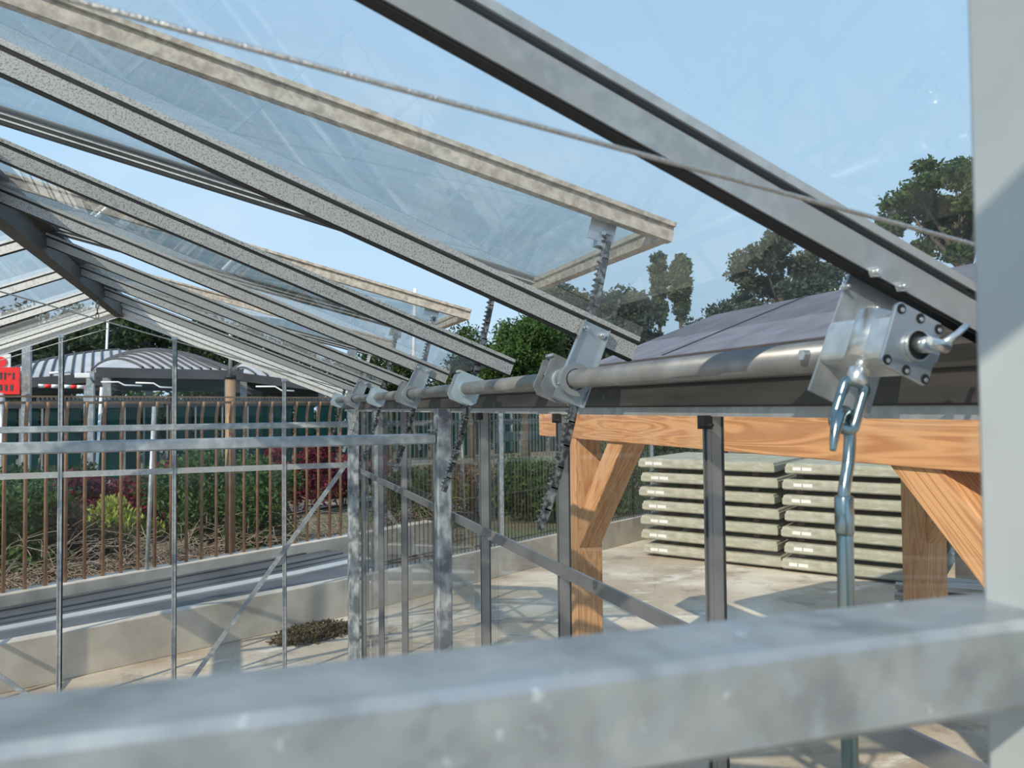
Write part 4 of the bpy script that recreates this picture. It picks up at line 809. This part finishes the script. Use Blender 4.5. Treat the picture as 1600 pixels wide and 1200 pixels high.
bar(77, 583, 110, 581, 21.8, 0.03, M['white'], 'tube_lamp', 'white tube lamp behind the leftmost gable bar', 'lamp')
bar(168, 500, 162, 690, 36, 0.045, M['white'], 'white_mast', 'slim white mast standing behind the canopies', 'mast') 
bar(159, 605, 150, 770, 21, 0.035, M['white'], 'white_post', 'short white post behind the fence, below the first handrail', 'post')
bar(650, 450, 643, 690, 40, 0.09, M['white'], 'white_mast', 'slim white mast rising in the blue sky behind the middle vent', 'mast')
fm = bar(1308, 425, 1306, 690, 38, 0.10, M['white'], 'white_mast', 'white mast with red flag by the round crowned tree', 'mast')
x, y, z = at(1308, 37.8, 437); mb().box((x, y, z), (0.22, 0.04, 0.42)).build('red_flag', M['red'], fm)['label'] = 'red flag'
for k_, (px, d, hw_) in enumerate(((-60, 40, 5), (60, 41, 5), (180, 42, 5), (300, 43, 5), (420, 44, 5), (540, 45, 5), (660, 46, 5), (780, 46, 5), (900, 46, 5))):
    bush(*pol(px, d), 2.3, (3.2, 1.5, 2.2), 9000, 0.13, M['leaf_dark'], 'dense dark hedge behind the station, ' + ['far left', 'below the left canopy', 'between left and middle canopy', 'below the middle canopy', 'below the right canopy', 'behind the far corner column', 'behind the stout column', 'behind the third glazing bar', 'behind the leftmost timber post'][k_], name='hedge', cat='hedge')
r = root('red_sign', at(6, 19, 640), 'bright red sign at the left edge under the canopy', 'sign')
x, y, z = at(4, 19, 595); mb().box((x, y, z), (0.62, 0.08, 0.56)).build('panel', M['red'], r)
g = mb()
for (dx, dz, w_, h_) in ((-.02, .10, .03, .14), (.05, .10, .03, .14), (.12, .14, .05, .03), (.20, .10, .03, .14), (-.02, -.14, .04, .12), (.07, -.14, .04, .12), (.17, -.14, .05, .12)): g.box((x + dx, y - 0.045, z + dz), (w_, 0.01, h_))
g.build('dark_marks', M['dark'], r); mb().tube([(x, y, 0), (x, y, z - 0.25)], 0.05, 10).build('post', M['galv'], r)
r = root('round_signal', at(0, 20, 600), 'white board with a red disc above the red sign', 'sign')
x, y, z = at(2, 20, 564); mb().box((x - 0.1, y, z), (0.55, 0.05, 0.3)).build('board', M['white'], r); mb().tube([(x, y - 0.03, z - 0.02), (x, y - 0.05, z - 0.02)], 0.11, 20).build('red_disc', M['red'], r); mb().tube([(x - 0.1, y + 0.02, 0), (x - 0.1, y + 0.02, z)], 0.04, 8).build('post', M['galv'], r)
r = root('barrier_pole', at(130, 20.5, 640), 'red and white striped barrier pole below the left canopy', 'barrier')
A_ = Vector(at(60, 20.5, 603)); B_ = Vector(at(140, 20.5, 605))
for i in range(8): mb().tube([A_.lerp(B_, i / 8), A_.lerp(B_, (i + 1) / 8)], 0.045, 10).build('stripe', M['red'] if i % 2 else M['white'], r)
mb().box((B_.x, B_.y, B_.z / 2), (0.2, 0.2, B_.z + 0.1)).build('stand', M['galv'], r)
x, y, z = at(139, 21.3, 587); r = root('security_camera', (x, y, z), 'white security camera on a pillar left of the middle canopy', 'camera')
mb().box((x - 0.12, y - 0.05, z), (0.34, 0.14, 0.12)).build('body', M['white'], r, 0.02); mb().tube([(x + .05, y, z - .05), (x + 0.08, y + 0.2, z - 0.15)], 0.03, 8).build('bracket', M['galv'], r)
x, y, _ = at(120, 21.5, 600)
x, y, _ = at(42, 19.5, 600); tag(mb().box((x, y, 1.95), (0.16, 0.16, 3.9)).build('steel_mast', M['galv']), 'square grey steel mast left of the leftmost gable bar', 'mast')
x, y, z = at(142, 22.2, 640); tag(mb().box((x, y, 1.75), (0.18, 0.18, 3.5)).build('concrete_pillar', M['galv']), 'grey pillar carrying the security camera', 'pillar')
